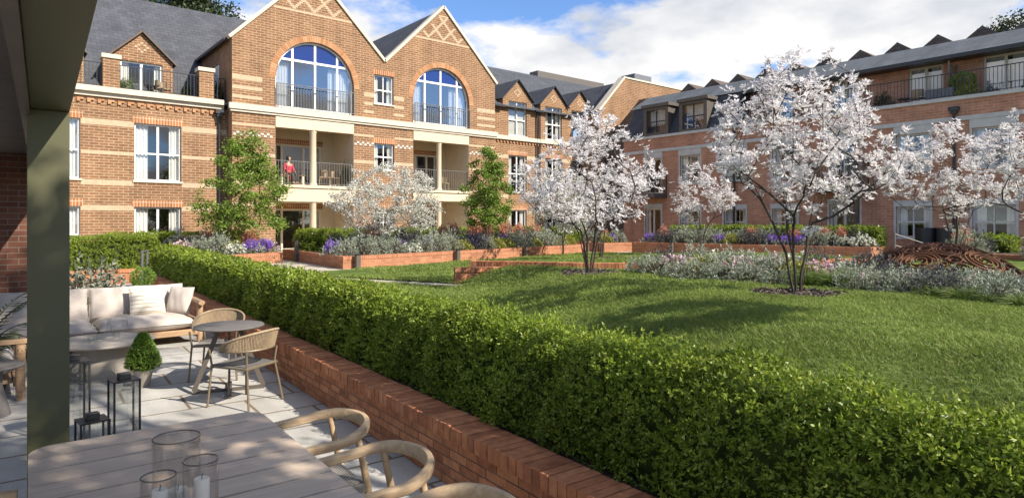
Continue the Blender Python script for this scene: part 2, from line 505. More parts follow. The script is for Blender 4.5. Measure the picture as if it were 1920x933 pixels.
class MB:
    def __init__(self):
        self.v = []; self.f = []

    def poly(self, pts):
        n = len(self.v); self.v += [tuple(p) for p in pts]; self.f.append(tuple(range(n, n + len(pts))))

    def box(self, x0, x1, y0, y1, z0, z1):
        n = len(self.v)
        x0, x1 = min(x0, x1), max(x0, x1); y0, y1 = min(y0, y1), max(y0, y1); z0, z1 = min(z0, z1), max(z0, z1)
        self.v += [(x0, y0, z0), (x1, y0, z0), (x1, y1, z0), (x0, y1, z0), (x0, y0, z1), (x1, y0, z1), (x1, y1, z1), (x0, y1, z1)]
        for q in ((0, 3, 2, 1), (4, 5, 6, 7), (0, 1, 5, 4), (1, 2, 6, 5), (2, 3, 7, 6), (3, 0, 4, 7)):
            self.f.append(tuple(n + i for i in q))

    def xf(self, M, start=0):
        self.v[start:] = [tuple(M @ Vector(p)) for p in self.v[start:]]

    def bar(self, p0, p1, w, h, up=(0, 0, 1), w1=None, h1=None):
        p0 = Vector(p0); p1 = Vector(p1); d = (p1 - p0).normalized()
        s = d.cross(Vector(up))
        if s.length < 1e-4:
            s = d.cross(Vector((1, 0, 0)))
        s.normalize(); u = s.cross(d)
        n = len(self.v)
        for p, ww, hh in ((p0, w, h), (p1, w1 or w, h1 or h)):
            for a, b_ in ((-1, -1), (1, -1), (1, 1), (-1, 1)):
                self.v.append(tuple(p + s * (a * ww / 2) + u * (b_ * hh / 2)))
        for q in ((3, 2, 1, 0), (4, 5, 6, 7), (0, 1, 5, 4), (1, 2, 6, 5), (2, 3, 7, 6), (3, 0, 4, 7)):
            self.f.append(tuple(n + i for i in q))

    def tube(self, pts, r, n=8, cap=True, flat=1.0, closed=False):
        pts = [Vector(p) for p in pts]
        k = len(pts)
        rs = r if hasattr(r, '__len__') else [r] * k
        base = len(self.v)
        prev = None
        for i, p in enumerate(pts):
            if closed:
                d = pts[(i + 1) % k] - pts[i - 1]
            else:
                d = pts[min(i + 1, k - 1)] - pts[max(i - 1, 0)]
            d.normalize()
            if prev is None:
                a = Vector((0, 0, 1)) if abs(d.z) < 0.9 else Vector((1, 0, 0))
                s = d.cross(a).normalized()
            else:
                s = (prev - d * prev.dot(d)).normalized()
            prev = s
            u = d.cross(s)
            for j in range(n):
                t = 2 * PI * j / n
                self.v.append(tuple(p + (s * math.cos(t) + u * math.sin(t) * flat) * rs[i]))
        segs = k if closed else k - 1
        for i in range(segs):
            a = base + i * n; b_ = base + ((i + 1) % k) * n
            for j in range(n):
                j2 = (j + 1) % n
                self.f.append((a + j, a + j2, b_ + j2, b_ + j))
        if cap and not closed:
            self.f.append(tuple(base + j for j in reversed(range(n))))
            self.f.append(tuple(base + (k - 1) * n + j for j in range(n)))

    def ribbon(self, pts, w, h):
        """rectangular section swept along pts, h along z"""
        pts = [Vector(p) for p in pts]; k = len(pts); base = len(self.v)
        for i, p in enumerate(pts):
            d = pts[min(i + 1, k - 1)] - pts[max(i - 1, 0)]
            s = Vector((d.y, -d.x, 0)).normalized()
            for a, b_ in ((-1, -1), (1, -1), (1, 1), (-1, 1)):
                self.v.append(tuple(p + s * (a * w / 2) + Vector((0, 0, b_ * h / 2))))
        for i in range(k - 1):
            a = base + 4 * i
            for j in range(4):
                j2 = (j + 1) % 4
                self.f.append((a + j, a + j2, a + 4 + j2, a + 4 + j))
        self.f.append((base + 3, base + 2, base + 1, base)); e = base + 4 * (k - 1)
        self.f.append((e, e + 1, e + 2, e + 3))

    def lathe(self, prof, c=(0, 0, 0), n=24, cap=True):
        base = len(self.v); k = len(prof)
        for r, z in prof:
            for j in range(n):
                t = 2 * PI * j / n
                self.v.append((c[0] + r * math.cos(t), c[1] + r * math.sin(t), c[2] + z))
        for i in range(k - 1):
            for j in range(n):
                j2 = (j + 1) % n
                self.f.append((base + i * n + j, base + i * n + j2, base + (i + 1) * n + j2, base + (i + 1) * n + j))
        if cap:
            if prof[0][0] > 1e-5: self.f.append(tuple(base + j for j in reversed(range(n))))
            if prof[-1][0] > 1e-5: self.f.append(tuple(base + (k - 1) * n + j for j in range(n)))

    def prism(self, pts, z0, z1):
        """polygon in x, y pulled up from z0 to z1"""
        n = len(pts); base = len(self.v)
        self.v += [(p[0], p[1], z0) for p in pts] + [(p[0], p[1], z1) for p in pts]
        self.f.append(tuple(base + i for i in reversed(range(n)))); self.f.append(tuple(base + n + i for i in range(n)))
        for i in range(n):
            j = (i + 1) % n
            self.f.append((base + i, base + j, base + n + j, base + n + i))

    def prism_y(self, pts, y0, y1):
        """polygon in x, z pulled along y"""
        n = len(pts); base = len(self.v)
        self.v += [(p[0], y0, p[1]) for p in pts] + [(p[0], y1, p[1]) for p in pts]
        self.f.append(tuple(base + i for i in range(n))); self.f.append(tuple(base + n + i for i in reversed(range(n))))
        for i in range(n):
            j = (i + 1) % n
            self.f.append((base + i, base + n + i, base + n + j, base + j))

    def build(self, name, mat, parent=None, smooth=False, bevel=0, fix=False, **tags):
        me = bpy.data.meshes.new(name)
        me.from_pydata(self.v, [], self.f)
        if fix:
            bm = bmesh.new(); bm.from_mesh(me); bmesh.ops.recalc_face_normals(bm, faces=bm.faces); bm.to_mesh(me); bm.free()
        me.update()
        auto_uv(me)
        if smooth:
            me.polygons.foreach_set('use_smooth', [True] * len(me.polygons))
            if smooth == 'angle':
                me.set_sharp_from_angle(angle=math.radians(40))
        me.materials.append(MATS[mat])
        o = bpy.data.objects.new(name, me)
        C.objects.link(o)
        if parent is not None: o.parent = parent
        if bevel:
            md = o.modifiers.new('bevel', 'BEVEL'); md.width = bevel; md.segments = 2; md.limit_method = 'ANGLE'
        for k, v in tags.items(): o[k] = v
        return o


def quads_obj(name, V, mat, parent=None, **tags):
    """V (n, 4, 3): loose quads"""
    V = np.asarray(V, np.float32); n = len(V)
    me = bpy.data.meshes.new(name)
    me.vertices.add(n * 4); me.loops.add(n * 4); me.polygons.add(n)
    me.vertices.foreach_set('co', V.ravel())
    me.loops.foreach_set('vertex_index', np.arange(n * 4, dtype=np.int32))
    me.polygons.foreach_set('loop_start', np.arange(0, n * 4, 4, dtype=np.int32))
    me.polygons.foreach_set('loop_total', np.full(n, 4, np.int32))
    me.update(calc_edges=True)
    me.materials.append(MATS[mat])
    o = bpy.data.objects.new(name, me); C.objects.link(o)
    if parent is not None: o.parent = parent
    for k, v in tags.items(): o[k] = v
    return o


def unit(a):
    return a / np.maximum(np.linalg.norm(a, axis=-1, keepdims=True), 1e-9)


def leaf_quads(P, D, L, Wd, fold=0.25, r=None):
    """diamond leaves from base points P along unit axes D"""
    r = r or rng
    n = len(P)
    L = np.broadcast_to(np.asarray(L, float), (n,))[:, None]; Wd = np.broadcast_to(np.asarray(Wd, float), (n,))[:, None]
    A = r.normal(size=(n, 3)); Sd = unit(np.cross(D, A)); Nn = np.cross(D, Sd)
    mid = P + D * L * 0.45 + Nn * Wd * fold
    return np.stack([P, mid + Sd * Wd * 0.5, P + D * L, mid - Sd * Wd * 0.5], 1)


def blade_quads(P, D, L, w0, w1, bend, r=None):
    """two-piece bent blades: returns (2n,4,3)"""
    r = r or rng
    n = len(P)
    L = np.broadcast_to(np.asarray(L, float), (n,))[:, None]
    A = r.normal(size=(n, 3)); Sd = unit(np.cross(D, A))
    out = unit(np.stack([D[:, 0], D[:, 1], np.zeros(n)], 1) + 1e-6)
    m = P + D * L * 0.55
    t = m + unit(D + out * bend - np.array([0, 0, 1.]) * bend * 0.6) * L * 0.5
    q1 = np.stack([P - Sd * w0, P + Sd * w0, m + Sd * w0 * .8, m - Sd * w0 * .8], 1)
    q2 = np.stack([m - Sd * w0 * .8, m + Sd * w0 * .8, t + Sd * w1, t - Sd * w1], 1)
    return np.concatenate([q1, q2])


def thing(name, label, cat, loc=(0, 0, 0), rotz=0.0, group=None):
    o = bpy.data.objects.new(name, None); C.objects.link(o)
    o.empty_display_size = 0.2
    o.location = loc; o.rotation_euler = (0, 0, rotz)
    o['label'] = label; o['category'] = cat
    if group: o['group'] = group
    return o


def tag(o, label, cat, group=None):
    o['label'] = label; o['category'] = cat
    if group: o['group'] = group
    return o


def dup(root, loc, rotz=0.0, label=None, scale=None):
    r = root.copy(); C.objects.link(r)
    r.location = loc; r.rotation_euler = (0, 0, rotz)
    if label: r['label'] = label
    if scale: r.scale = scale
    for ch in list(root.children):
        c = ch.copy(); C.objects.link(c); c.parent = r
        for g in ch.children:
            d = g.copy(); C.objects.link(d); d.parent = c
    return r


def sstep(t):
    t = np.clip(t, 0, 1)
    return t * t * (3 - 2 * t)


# ------------------------------------------------------------------ facade helpers (local frame: facade looks to -y)
def wall_mesh(mb, x0, x1, z0, top, ops, yf, depth=0.28, extra=()):
    """front skin with openings and their reveals. top: callable or number; ops: (xa, xb, za, zb or callable)"""
    tf = top if callable(top) else (lambda x: top)
    xs = {round(x0, 4), round(x1, 4)}
    for o in ops:
        xs.add(round(o[0], 4)); xs.add(round(o[1], 4))
        if callable(o[3]):
            for k in range(1, 24):
                xs.add(round(o[0] + (o[1] - o[0]) * k / 24, 4))
    for e in extra: xs.add(round(e, 4))
    xs = sorted(x for x in xs if x0 - 1e-6 <= x <= x1 + 1e-6)
    for a, b_ in zip(xs[:-1], xs[1:]):
        m_ = (a + b_) / 2
        cov = sorted([o for o in ops if o[0] < m_ < o[1]], key=lambda o: o[2])
        lo = (z0, z0)
        for o in cov:
            if o[2] > lo[0] + 1e-4:
                mb.poly([(a, yf, lo[0]), (b_, yf, lo[1]), (b_, yf, o[2]), (a, yf, o[2])])
            h = o[3] if callable(o[3]) else (lambda x, z=o[3]: z)
            lo = (h(a), h(b_))
            mb.poly([(a, yf, lo[0]), (b_, yf, lo[1]), (b_, yf + depth, lo[1]), (a, yf + depth, lo[0])])   # head
        if tf(a) > lo[0] + 1e-4 or tf(b_) > lo[1] + 1e-4:
            mb.poly([(a, yf, lo[0]), (b_, yf, lo[1]), (b_, yf, tf(b_)), (a, yf, tf(a))])
    for o in ops:
        za, zb = o[2], (o[3](o[0]) if callable(o[3]) else o[3]); zc = (o[3](o[1]) if callable(o[3]) else o[3])
        mb.poly([(o[0], yf, za), (o[0], yf, zb), (o[0], yf + depth, zb), (o[0], yf + depth, za)])
        mb.poly([(o[1], yf, za), (o[1], yf + depth, za), (o[1], yf + depth, zc), (o[1], yf, zc)])
        mb.poly([(o[0], yf, za), (o[0], yf + depth, za), (o[1], yf + depth, za), (o[1], yf, za)])


def curtain_mesh(x0, x1, z0, z1, y, amp=0.035, pitch=0.13):
    mb = MB(); n = max(6, int((x1 - x0) / pitch * 4))
    P = [(x0 + (x1 - x0) * i / n, y + amp * math.sin(2 * PI * (x1 - x0) * i / n / pitch)) for i in range(n + 1)]
    for a, b_ in zip(P[:-1], P[1:]):
        mb.poly([(a[0], a[1], z0), (b_[0], b_[1], z0), (b_[0], b_[1], z1), (a[0], a[1], z1)])
    return mb


def window(par, x0, x1, z0, z1, yf, fm='frame_white', cols=(0.5,), rows=(0.5,), curtain=0.3, reveal=0.10, fw=0.065,
           sill='stone_cream', name='window', blind=False, gm='glass', mid=0.05, lintel=0, surround=None):
    """one framed window: frame > pane, curtain, window_sill"""
    y = yf + reveal
    mb = MB()
    mb.box(x0, x0 + fw, y, y + 0.07, z0, z1); mb.box(x1 - fw, x1, y, y + 0.07, z0, z1)
    mb.box(x0 + fw, x1 - fw, y + .001, y + 0.069, z1 - fw, z1); mb.box(x0 + fw, x1 - fw, y + .001, y + 0.069, z0, z0 + fw)
    for c in cols:
        xc = x0 + (x1 - x0) * c
        mb.box(xc - mid, xc + mid, y + .003, y + 0.066, z0 + fw, z1 - fw)
    for r_ in rows:
        zc = z0 + (z1 - z0) * r_
        ed = [x0 + fw] + sum([[x0 + (x1 - x0) * c - mid, x0 + (x1 - x0) * c + mid] for c in cols], []) + [x1 - fw]
        for k in range(0, len(ed), 2):
            mb.box(ed[k], ed[k + 1], y + .005, y + 0.064, zc - 0.032, zc + 0.032)
    w = mb.build(name, fm, par)
    g = MB(); g.poly([(x0 + fw, y + .035, z0 + fw), (x1 - fw, y + .035, z0 + fw), (x1 - fw, y + .035, z1 - fw), (x0 + fw, y + .035, z1 - fw)])
    g.build('pane', gm, w)
    wd = x1 - x0
    if blind:
        bl = MB(); bl.box(x0 + fw, x1 - fw, y + .10, y + .11, z0 + .05, z1 - fw); bl.build('blind', 'blind', w)
    elif curtain:
        a = curtain_mesh(x0 + .02, x0 + wd * curtain, z0 + 0.01, z1 - 0.05, y + 0.15)
        a.build('curtain', 'curtain', w, smooth=True)
        a = curtain_mesh(x1 - wd * curtain * .8, x1 - .02, z0 + 0.01, z1 - 0.05, y + 0.15)
        a.build('curtain', 'curtain', w, smooth=True)
    if sill:
        s = MB(); s.box(x0 - 0.06, x1 + 0.06, yf - 0.05, yf + reveal - .002, z0 - 0.075, z0 - .003); s.build('window_sill', sill, w)
    if lintel:
        s = MB(); soldier(s, x0 - .08, x1 + .08, z1 + .003, lintel, yf); s.build('brick_lintel', 'soldier_orange', w)
    if surround:
        s = MB(); zb, hl = surround
        s.prism_y([(x0 - .09, z1 + .003), (x1 + .09, z1 + .003), (x1 + .09, z1 + hl), (x0 - .09, z1 + hl)], yf - .035, yf + .05)
        s.box(x0 - .085, x0 - .003, yf - .02, yf + .05, zb, z1 - .002); s.box(x1 + .003, x1 + .085, yf - .02, yf + .05, zb, z1 - .002)
        s.build('stone_surround', 'stone_grey', w)
    return w


def railing(par, pts, z0, h, mat='rail_grey', gap=0.11, r=0.008, name='railing', posts=True):
    """bars between a top and a bottom rail along the polyline pts (x, y)"""
    mb = MB()
    for (xa, ya), (xb, yb) in zip(pts[:-1], pts[1:]):
        L = math.hypot(xb - xa, yb - ya); n = max(2, int(L / gap))
        mb.bar((xa, ya, z0 + h), (xb, yb, z0 + h), 0.045, 0.03)
        mb.bar((xa, ya, z0 + 0.08), (xb, yb, z0 + 0.08), 0.03, 0.02)
        for i in range(n + 1):
            t = i / n; x = xa + (xb - xa) * t; y = ya + (yb - ya) * t
            w = 0.018 if 0 < i < n else 0.04
            mb.box(x - w / 2, x + w / 2, y - w / 2, y + w / 2, z0 + (0.09 if 0 < i < n else 0), z0 + h - 0.016)
    return mb.build(name, mat, par)


def soldier(mb, x0, x1, z0, h, yf):
    mb.box(x0, x1, yf - 0.006, yf + 0.05, z0, z0 + h)


# ------------------------------------------------------------------ ground
mb = MB(); mb.poly([(-900, -900, -0.06), (900, -900, -0.06), (900, 900, -0.06), (-900, 900, -0.06)])
mb.build('ground', 'ground', kind='structure')
TA = math.radians(3.2)                                   # terrace edge leans this far from +Y


def wallx(y):
    return 2.37 + 0.056 * y


mb = MB()
c_, s_ = math.cos(-TA), math.sin(-TA)
mb.poly([(-9, -9, 0), (2.0, -9, 0), (wallx(23.3) + .05, 23.3, 0), (-9, 23.3, 0)])
pv = mb.build('terrace_paving', 'paving', kind='structure')
# slabs follow the wall: turn the uv, and curve nothing
me = pv.data; uvd = me.uv_layers[0].data
for l in uvd:
    u, v = l.uv; l.uv = (u * c_ + v * -s_ + 0.35, u * s_ + v * c_ + 0.22) if False else (u * math.cos(TA) - v * math.sin(TA) + .35, u * math.sin(TA) + v * math.cos(TA) + .22)
mb = MB(); mb.prism([(wallx(11.2) + .85, 11.2), (8.4, 11.2), (9.5, 10.0), (12.5, 7.4), (12.5, -9), (31, -9), (31, 30), (-9, 30), (-9, 23.45), (wallx(23.3) + .85, 23.45)], -0.05, 0.50)
mb.build('garden_path', 'path_paving', kind='structure')
mb = MB(); mb.poly([(wallx(-9) + .86, -9, .20), (12.45, -9, .20), (12.45, 11.19, .20), (wallx(11.19) + .86, 11.19, .20)]); mb.build('garden_soil', 'soil', kind='structure')

mb = MB(); mb.prism([(wallx(-9) + .2, -9), (wallx(-9) + .85, -9), (wallx(23.3) + .85, 23.45), (wallx(23.3) + .2, 23.45)], -.04, .435)
mb.build('hedge_soil', 'soil', kind='structure')
WLX = [8.31, 9.0, 9.8, 10.97, 12.21, 15.63, 22, 40]
WLY = [12.07, 11.75, 11.1, 9.49, 8.47, 7.21, 6.2, 5.5]


def is_front(x, y):
    return (x < 8.31) | (y < np.interp(x, WLX, WLY))


def lawn_h(x, y):
    x = np.asarray(x, float); y = np.asarray(y, float)
    x0 = 3.3 + 4.9 * np.clip((y - 2) / 10, 0, 1) ** 1.5
    x1 = np.minimum(9.5, x0 + 3.6)
    lo = 0.33 + 0.20 * sstep((y - 8) / 3.2)
    hf = lo + (0.86 - lo) * sstep((x - x0) / np.maximum(x1 - x0, .3))
    hf = hf + 0.02 * np.sin(x * 1.3 + y * .7) * sstep((x - x0) / 2)
    hr = 0.52 + 0.24 * sstep((x - 9) / 8) * (1 - sstep((y - 12) / 7))
    return np.where(is_front(x, y), hf, hr)


P1A, P1B = (8.30, 18.05), (21.80, 20.96)                # front edge of the long planter


def p1y(x):
    return P1A[1] + (x - P1A[0]) * (P1B[1] - P1A[1]) / (P1B[0] - P1A[0])


def lawn_ok(x, y):
    ok = (x > wallx(y) + .75) & (x < 22.3)
    ok &= np.where(x > 7.2, y < p1y(x) - 0.40, y < 17.1 + (x - 7.2) * 1.2)
    # strip of path behind the end of the brick wall
    dx, dy = x - 8.31, y - 11.85
    u = (dx * -0.74 + dy * 1.9) / 2.04; v = (dx * 1.9 + dy * 0.74) / 2.04
    ok &= ~((u > -0.2) & (v > -0.62) & (v < -0.02) & (u < 6))
    ok &= ~((x > 22.0) & (y > 18.6))
    return ok


GS = 0.12
gx = np.arange(2.5, 22.6, GS); gy = np.arange(-8, 20.8, GS)
X, Y = np.meshgrid(gx, gy, indexing='ij')
H = lawn_h(X, Y)
okv = lawn_ok(X, Y)
nx, ny = X.shape
okc = okv[:-1, :-1] & okv[1:, :-1] & okv[1:, 1:] & okv[:-1, 1:]
ii, jj = np.nonzero(okc)
idx = lambda i, j: i * ny + j
faces = np.stack([idx(ii, jj), idx(ii + 1, jj), idx(ii + 1, jj + 1), idx(ii, jj + 1)], 1)
used, inv = np.unique(faces, return_inverse=True)
vv = np.stack([X.ravel(), Y.ravel(), H.ravel()], 1)[used]
me = bpy.data.meshes.new('lawn'); me.from_pydata(vv.tolist(), [], inv.reshape(-1, 4).tolist()); me.update()
me.polygons.foreach_set('use_smooth', [True] * len(me.polygons))
me.materials.append(MATS['lawn'])
lawn = bpy.data.objects.new('lawn', me); C.objects.link(lawn); lawn['kind'] = 'structure'
# lawn edge down to the path
MULCH = [(9.69, 9.25, .58), (9.16, 4.57, .66), (16.57, 15.25, .7), (22.0, 14.9, .6)]


def bed_front(y):
    return np.interp(y, [-4, 2, 3.4, 4.6, 6.6, 8.2, 9.0], [9.3, 9.64, 10.0, 10.15, 9.95, 9.9, 10.6])


# grass blades
def grass(x0, x1, y0, y1, dens, L, w, cond, seed):
    r = np.random.default_rng(seed)
    n = int((x1 - x0) * (y1 - y0) * dens)
    x = r.uniform(x0, x1, n); y = r.uniform(y0, y1, n)
    k = lawn_ok(x, y) & cond(x, y)
    for mx_, my_, mr_ in MULCH:
        k &= (x - mx_) ** 2 + (y - my_) ** 2 > (mr_ * (1 + .08 * np.sin(5 * np.arctan2(y - my_, x - mx_)))) ** 2
    k &= ~(is_front(x, y) & (x > bed_front(y) + .1) & (y < 9.4) & (x > 9))
    k &= ~(is_front(x, y) & (x > 10.4))
    x, y = x[k], y[k]; n = len(x)
    P = np.stack([x, y, lawn_h(x, y) - .004], 1)
    D = unit(np.stack([r.normal(0, .42, n) - .10, r.normal(0, .42, n) + .12, np.ones(n)], 1))
    patch = 0.8 + 0.35 * np.sin(x * 2.1 + 1.3 * np.sin(y * 1.7)) * np.sin(y * 2.4 + x * .6)
    Ls = L * r.uniform(.6, 1.25, n) * patch
    return blade_quads(P, D, Ls, w, w * .25, .55, r)


def depth_of(x, y): return x * XD[1] + y * YD[1]
def px_of(x, y): return 960 + F_PX * (x * XD[0] + y * YD[0]) / np.maximum(depth_of(x, y), .1)


inview = lambda x, y: (depth_of(x, y) > 1.5) & (px_of(x, y) > 560) & (px_of(x, y) < 2080)
Q = [grass(3.1, 12, -2.5, 12.3, 2900, .072, .0031, lambda x, y: inview(x, y) & (depth_of(x, y) < 9.5) & is_front(x, y), 1),
     grass(3.1, 13, 0, 15, 1150, .085, .0052, lambda x, y: inview(x, y) & (depth_of(x, y) >= 9.5) & is_front(x, y), 2),
     grass(4, 23, 6, 20.8, 420, .09, .0095, lambda x, y: inview(x, y) & ~(is_front(x, y)), 3)]
quads_obj('grass', np.concatenate(Q), 'grass', kind='stuff')

# ------------------------------------------------------------------ the long building with the twin gables (local y = 0 at Y = 28)
island_mat('brick_arch', [(0.34, 0.16, 0.075), (0.42, 0.215, 0.11), (0.50, 0.28, 0.155), (0.38, 0.19, 0.09)], rough=0.85, spec=0.2)
LB = thing('apartment_building', 'long three storey orange brick apartment block with twin pointed gables and arched windows', 'building', (0, 28, 0))
GP = [(7.96, 9.68), (11.50, 13.20), (15.04, 9.68), (18.43, 13.05), (21.83, 9.65)]
gtop = lambda x: float(np.interp(x, [p[0] for p in GP], [p[1] for p in GP]))
A1 = (11.59, 1.84, 8.17); A2 = (18.36, 1.73, 8.17)


def archf(a):
    return lambda x: a[2] + math.sqrt(max(0, a[1] ** 2 - (x - a[0]) ** 2))


mb = MB()
ops = [(A1[0] - A1[1], A1[0] + A1[1], 6.92, archf(A1)), (A2[0] - A2[1], A2[0] + A2[1], 6.92, archf(A2)),
       (14.48, 15.52, 7.64, 9.03), (14.48, 15.55, 4.44, 5.72), (14.48, 15.55, 1.25, 2.55),
       (9.75, 13.41, 0.52, 6.5), (16.63, 20.05, 0.52, 6.5)]
wall_mesh(mb, 7.96, 21.83, 0.3, gtop, ops, 0.0, 0.24, extra=[p[0] for p in GP])
# returns of the bay
mb.poly([(7.96, 0.7, 0.3), (7.96, 0, 0.3), (7.96, 0, 9.68), (7.96, 0.7, 9.68)])
mb.poly([(7.96, 5.4, 6.9), (7.96, 0.7, 6.9), (7.96, 0.7, 9.68), (7.96, 5.4, 9.68)])
mb.poly([(21.83, 0, 0.3), (21.83, 5, 0.3), (21.83, 5, 9.65), (21.83, 0, 9.65)])
mb.build('gabled_front', 'brick_orange', LB)
# wing wall (left) and dormer range (right)
mb = MB()
WO = [(-2.6, -0.94, 3.55, 5.79), (-2.6, -0.94, 1.21, 2.51), (1.10, 2.76, 3.55, 5.79), (1.10, 2.76, 1.21, 2.51), (4.53, 6.19, 3.55, 5.79), (4.53, 6.19, 1.21, 2.51)]
wall_mesh(mb, -9.0, 7.96, 0.3, 6.66, WO, 0.7, 0.24)
mb.poly([(-9, 9, .3), (-9, .7, .3), (-9, .7, 6.7), (-9, 9, 6.7)])
mb.build('wall', 'brick_orange', LB)
mb = MB()
DC = [24.05, 26.95, 29.20]
DH = 1.10
win_x = [(23.37, 24.75), (26.24, 27.62), (28.45, 29.83)]
RO = []
for a, b_ in win_x:
    RO += [(a, b_, 3.67, 5.81), (a, b_, 1.21, 2.62)]
seg = [21.83]
for c in DC: seg += [c - DH, c + DH]
seg += [31.0]
for k in range(len(seg) - 1):
    a, b_ = seg[k], seg[k + 1]
    o_ = [q for q in RO if a <= q[0] and q[1] <= b_]
    if k % 2:
        c = DC[k // 2]; wx = win_x[k // 2]
        t_ = (lambda c: (lambda x: 10.2 - abs(x - c)))(c)
        wall_mesh(mb, a, b_, 0.3, t_, o_ + [(wx[0], wx[1], 6.95, 8.93)], 0.7, 0.24, extra=[c])
        mb.poly([(a, .7, 8.5), (a, .7, 9.1), (a, 2.2, 9.1), (a, 1.2, 8.5)])
        mb.poly([(b_, .7, 8.5), (b_, 1.2, 8.5), (b_, 2.2, 9.1), (b_, .7, 9.1)])
    else:
        wall_mesh(mb, a, b_, 0.3, 8.6, o_, 0.7, 0.24)
mb.build('dormer_range_wall', 'brick_orange', LB)
# parapet gable that closes the range by the corner (Y = 27)
mb = MB()
mb.prism_y([(29.24, 0.3), (38.5, 0.3), (38.5, 11.08), (31.47, 11.08), (29.24, 8.85)], -1.0, -0.7)
mb.poly([(29.24, -.7, .3), (29.24, .7, .3), (29.24, .7, 8.6), (29.24, -.7, 8.6)])
mb.build('parapet_gable', 'brick_orange', LB, fix=True)
mb = MB()
mb.bar((29.10, -0.85, 8.78), (31.47, -0.85, 11.14), 0.50, 0.12); mb.bar((31.44, -0.85, 11.135), (38.5, -0.85, 11.135), 0.42, 0.10)
mb.build('parapet_coping', 'stone_cream', LB)
mb = MB(); mb.poly([(29.3, -.7, 8.7), (31.5, -.7, 10.9), (31.5, 8, 10.9), (29.3, 8, 8.7)]); mb.poly([(31.5, -.7, 10.9), (38, -.7, 10.9), (38, 8, 10.9), (31.5, 8, 10.9)])
mb.build('roof', 'slate', LB)
mb = MB(); mb.box(34.2, 36.0, 0.4, 1.6, 10.9, 12.05); mb.build('roof_box', 'lead_grey', LB)
mb = MB(); mb.box(32.2, 39.5, 8.05, 9.0, 12.5, 13.35); mb.build('roof_screen', 'zinc_brown', LB)
mb = MB(); mb.box(23.4, 24.3, 5.2, 6.2, 11, 12.35); mb.build('roof_vent', 'zinc_brown', LB)

# roofs
mb = MB()
mb.poly([(-9, 2.75, 6.95), (12, 2.75, 6.95), (12, 8, 12.85), (-9, 8, 12.85)]); mb.poly([(-9, 8, 12.85), (12, 8, 12.85), (12, 13.4, 6.95), (-9, 13.4, 6.95)])
mb.build('roof', 'slate', LB)
mb = MB()
for (xa, za), (xb, zb), (xc, zc) in ((GP[0], GP[1], GP[2]), (GP[2], GP[3], GP[4])):
    lo = 0.22 if xa > 9 else 0.18
    mb.poly([(xa - (0 if xa > 9 else lo), .15, za - .08), (xb, .15, zb - .05), (xb, 9, zb - .05), (xa - (0 if xa > 9 else lo), 9, za - .08)])
    mb.poly([(xb, .15, zb - .05), (xc, .15, zc - .08), (xc, 9, zc - .08), (xb, 9, zb - .05)])
mb.build('roof', 'slate', LB)
mb = MB()
mb.poly([(21.83, .42, 8.52), (40, .42, 8.52), (40, 8, 12.9), (21.83, 8, 12.9)]); mb.poly([(21.83, 8, 12.9), (40, 8, 12.9), (40, 14, 8.5), (21.83, 14, 8.5)])
mb.build('roof', 'slate', LB)
for c in DC:
    mb = MB()
    for s in (-1, 1):
        mb.poly([(c + s * 1.22, .60, 9.02), (c, .60, 10.24), (c, 3.7, 10.24), (c + s * 1.22, 1.9, 9.02)])
        mb.poly([(c + s * 1.22, .60, 8.95), (c, .60, 10.17), (c, .60, 10.24), (c + s * 1.22, .60, 9.02)])
    mb.build('dormer_roof', 'slate', LB)
    mb = MB()
    for s in (-1, 1): mb.bar((c + s * 1.24, .58, 9.0), (c, .58, 10.23), 0.05, 0.05)
    mb.build('verge', 'gutter', LB)
mb = MB()
for g_ in ((21.85, 22.85, .34, .46, 8.46, 8.56), (25.2, 25.82, .34, .46, 8.46, 8.56), (7.72, 7.86, .3, 5.2, 9.5, 9.62)):
    mb = MB(); mb.box(*g_); mb.build('gutter', 'gutter', LB)

# copings of the twin gables
mb = MB()
for (xa, za), (xb, zb) in zip(GP[:-1], GP[1:]):
    dx = 0.12 if xa < 8 else 0; dx2 = 0.12 if xb > 21 else 0
    sl_ = (zb - za) / (xb - xa)
    mb.bar((xa - dx, .12, za - dx * sl_ + .05), (xb + dx2, .12, zb + dx2 * sl_ + .05), 0.40, 0.13)
mb.build('gable_coping', 'stone_cream', LB)

# cornices
mb = MB()
mb.box(7.82, 21.95, -0.14, .02, 6.64, 6.88); mb.box(7.88, 21.9, -0.08, .021, 6.54, 6.637); mb.build('cornice', 'stone_cream', LB)
mb = MB(); mb.box(-9.1, 7.80, 0.46, .72, 6.82, 7.03); mb.box(-9.1, 7.81, 0.60, .721, 6.66, 6.817); mb.build('cornice', 'stone_cream', LB)
mb = MB(); mb.box(21.96, 30.9, 0.56, .72, 6.66, 6.88)
mb.build('cornice', 'stone_cream', LB)
mb = MB(); mb.box(-9, 7.93, .5, 2.9, 6.86, 6.95); mb.build('terrace_floor', 'lead_grey', LB)

# stone bands, and the corbel table under the wing cornice
mb = MB()


def band(x0, x1, z0, z1, yf):
    q = MB(); q.box(x0, x1, yf - .004, yf + .03, z0, z1); q.build('stone_band', 'stone_band', LB)


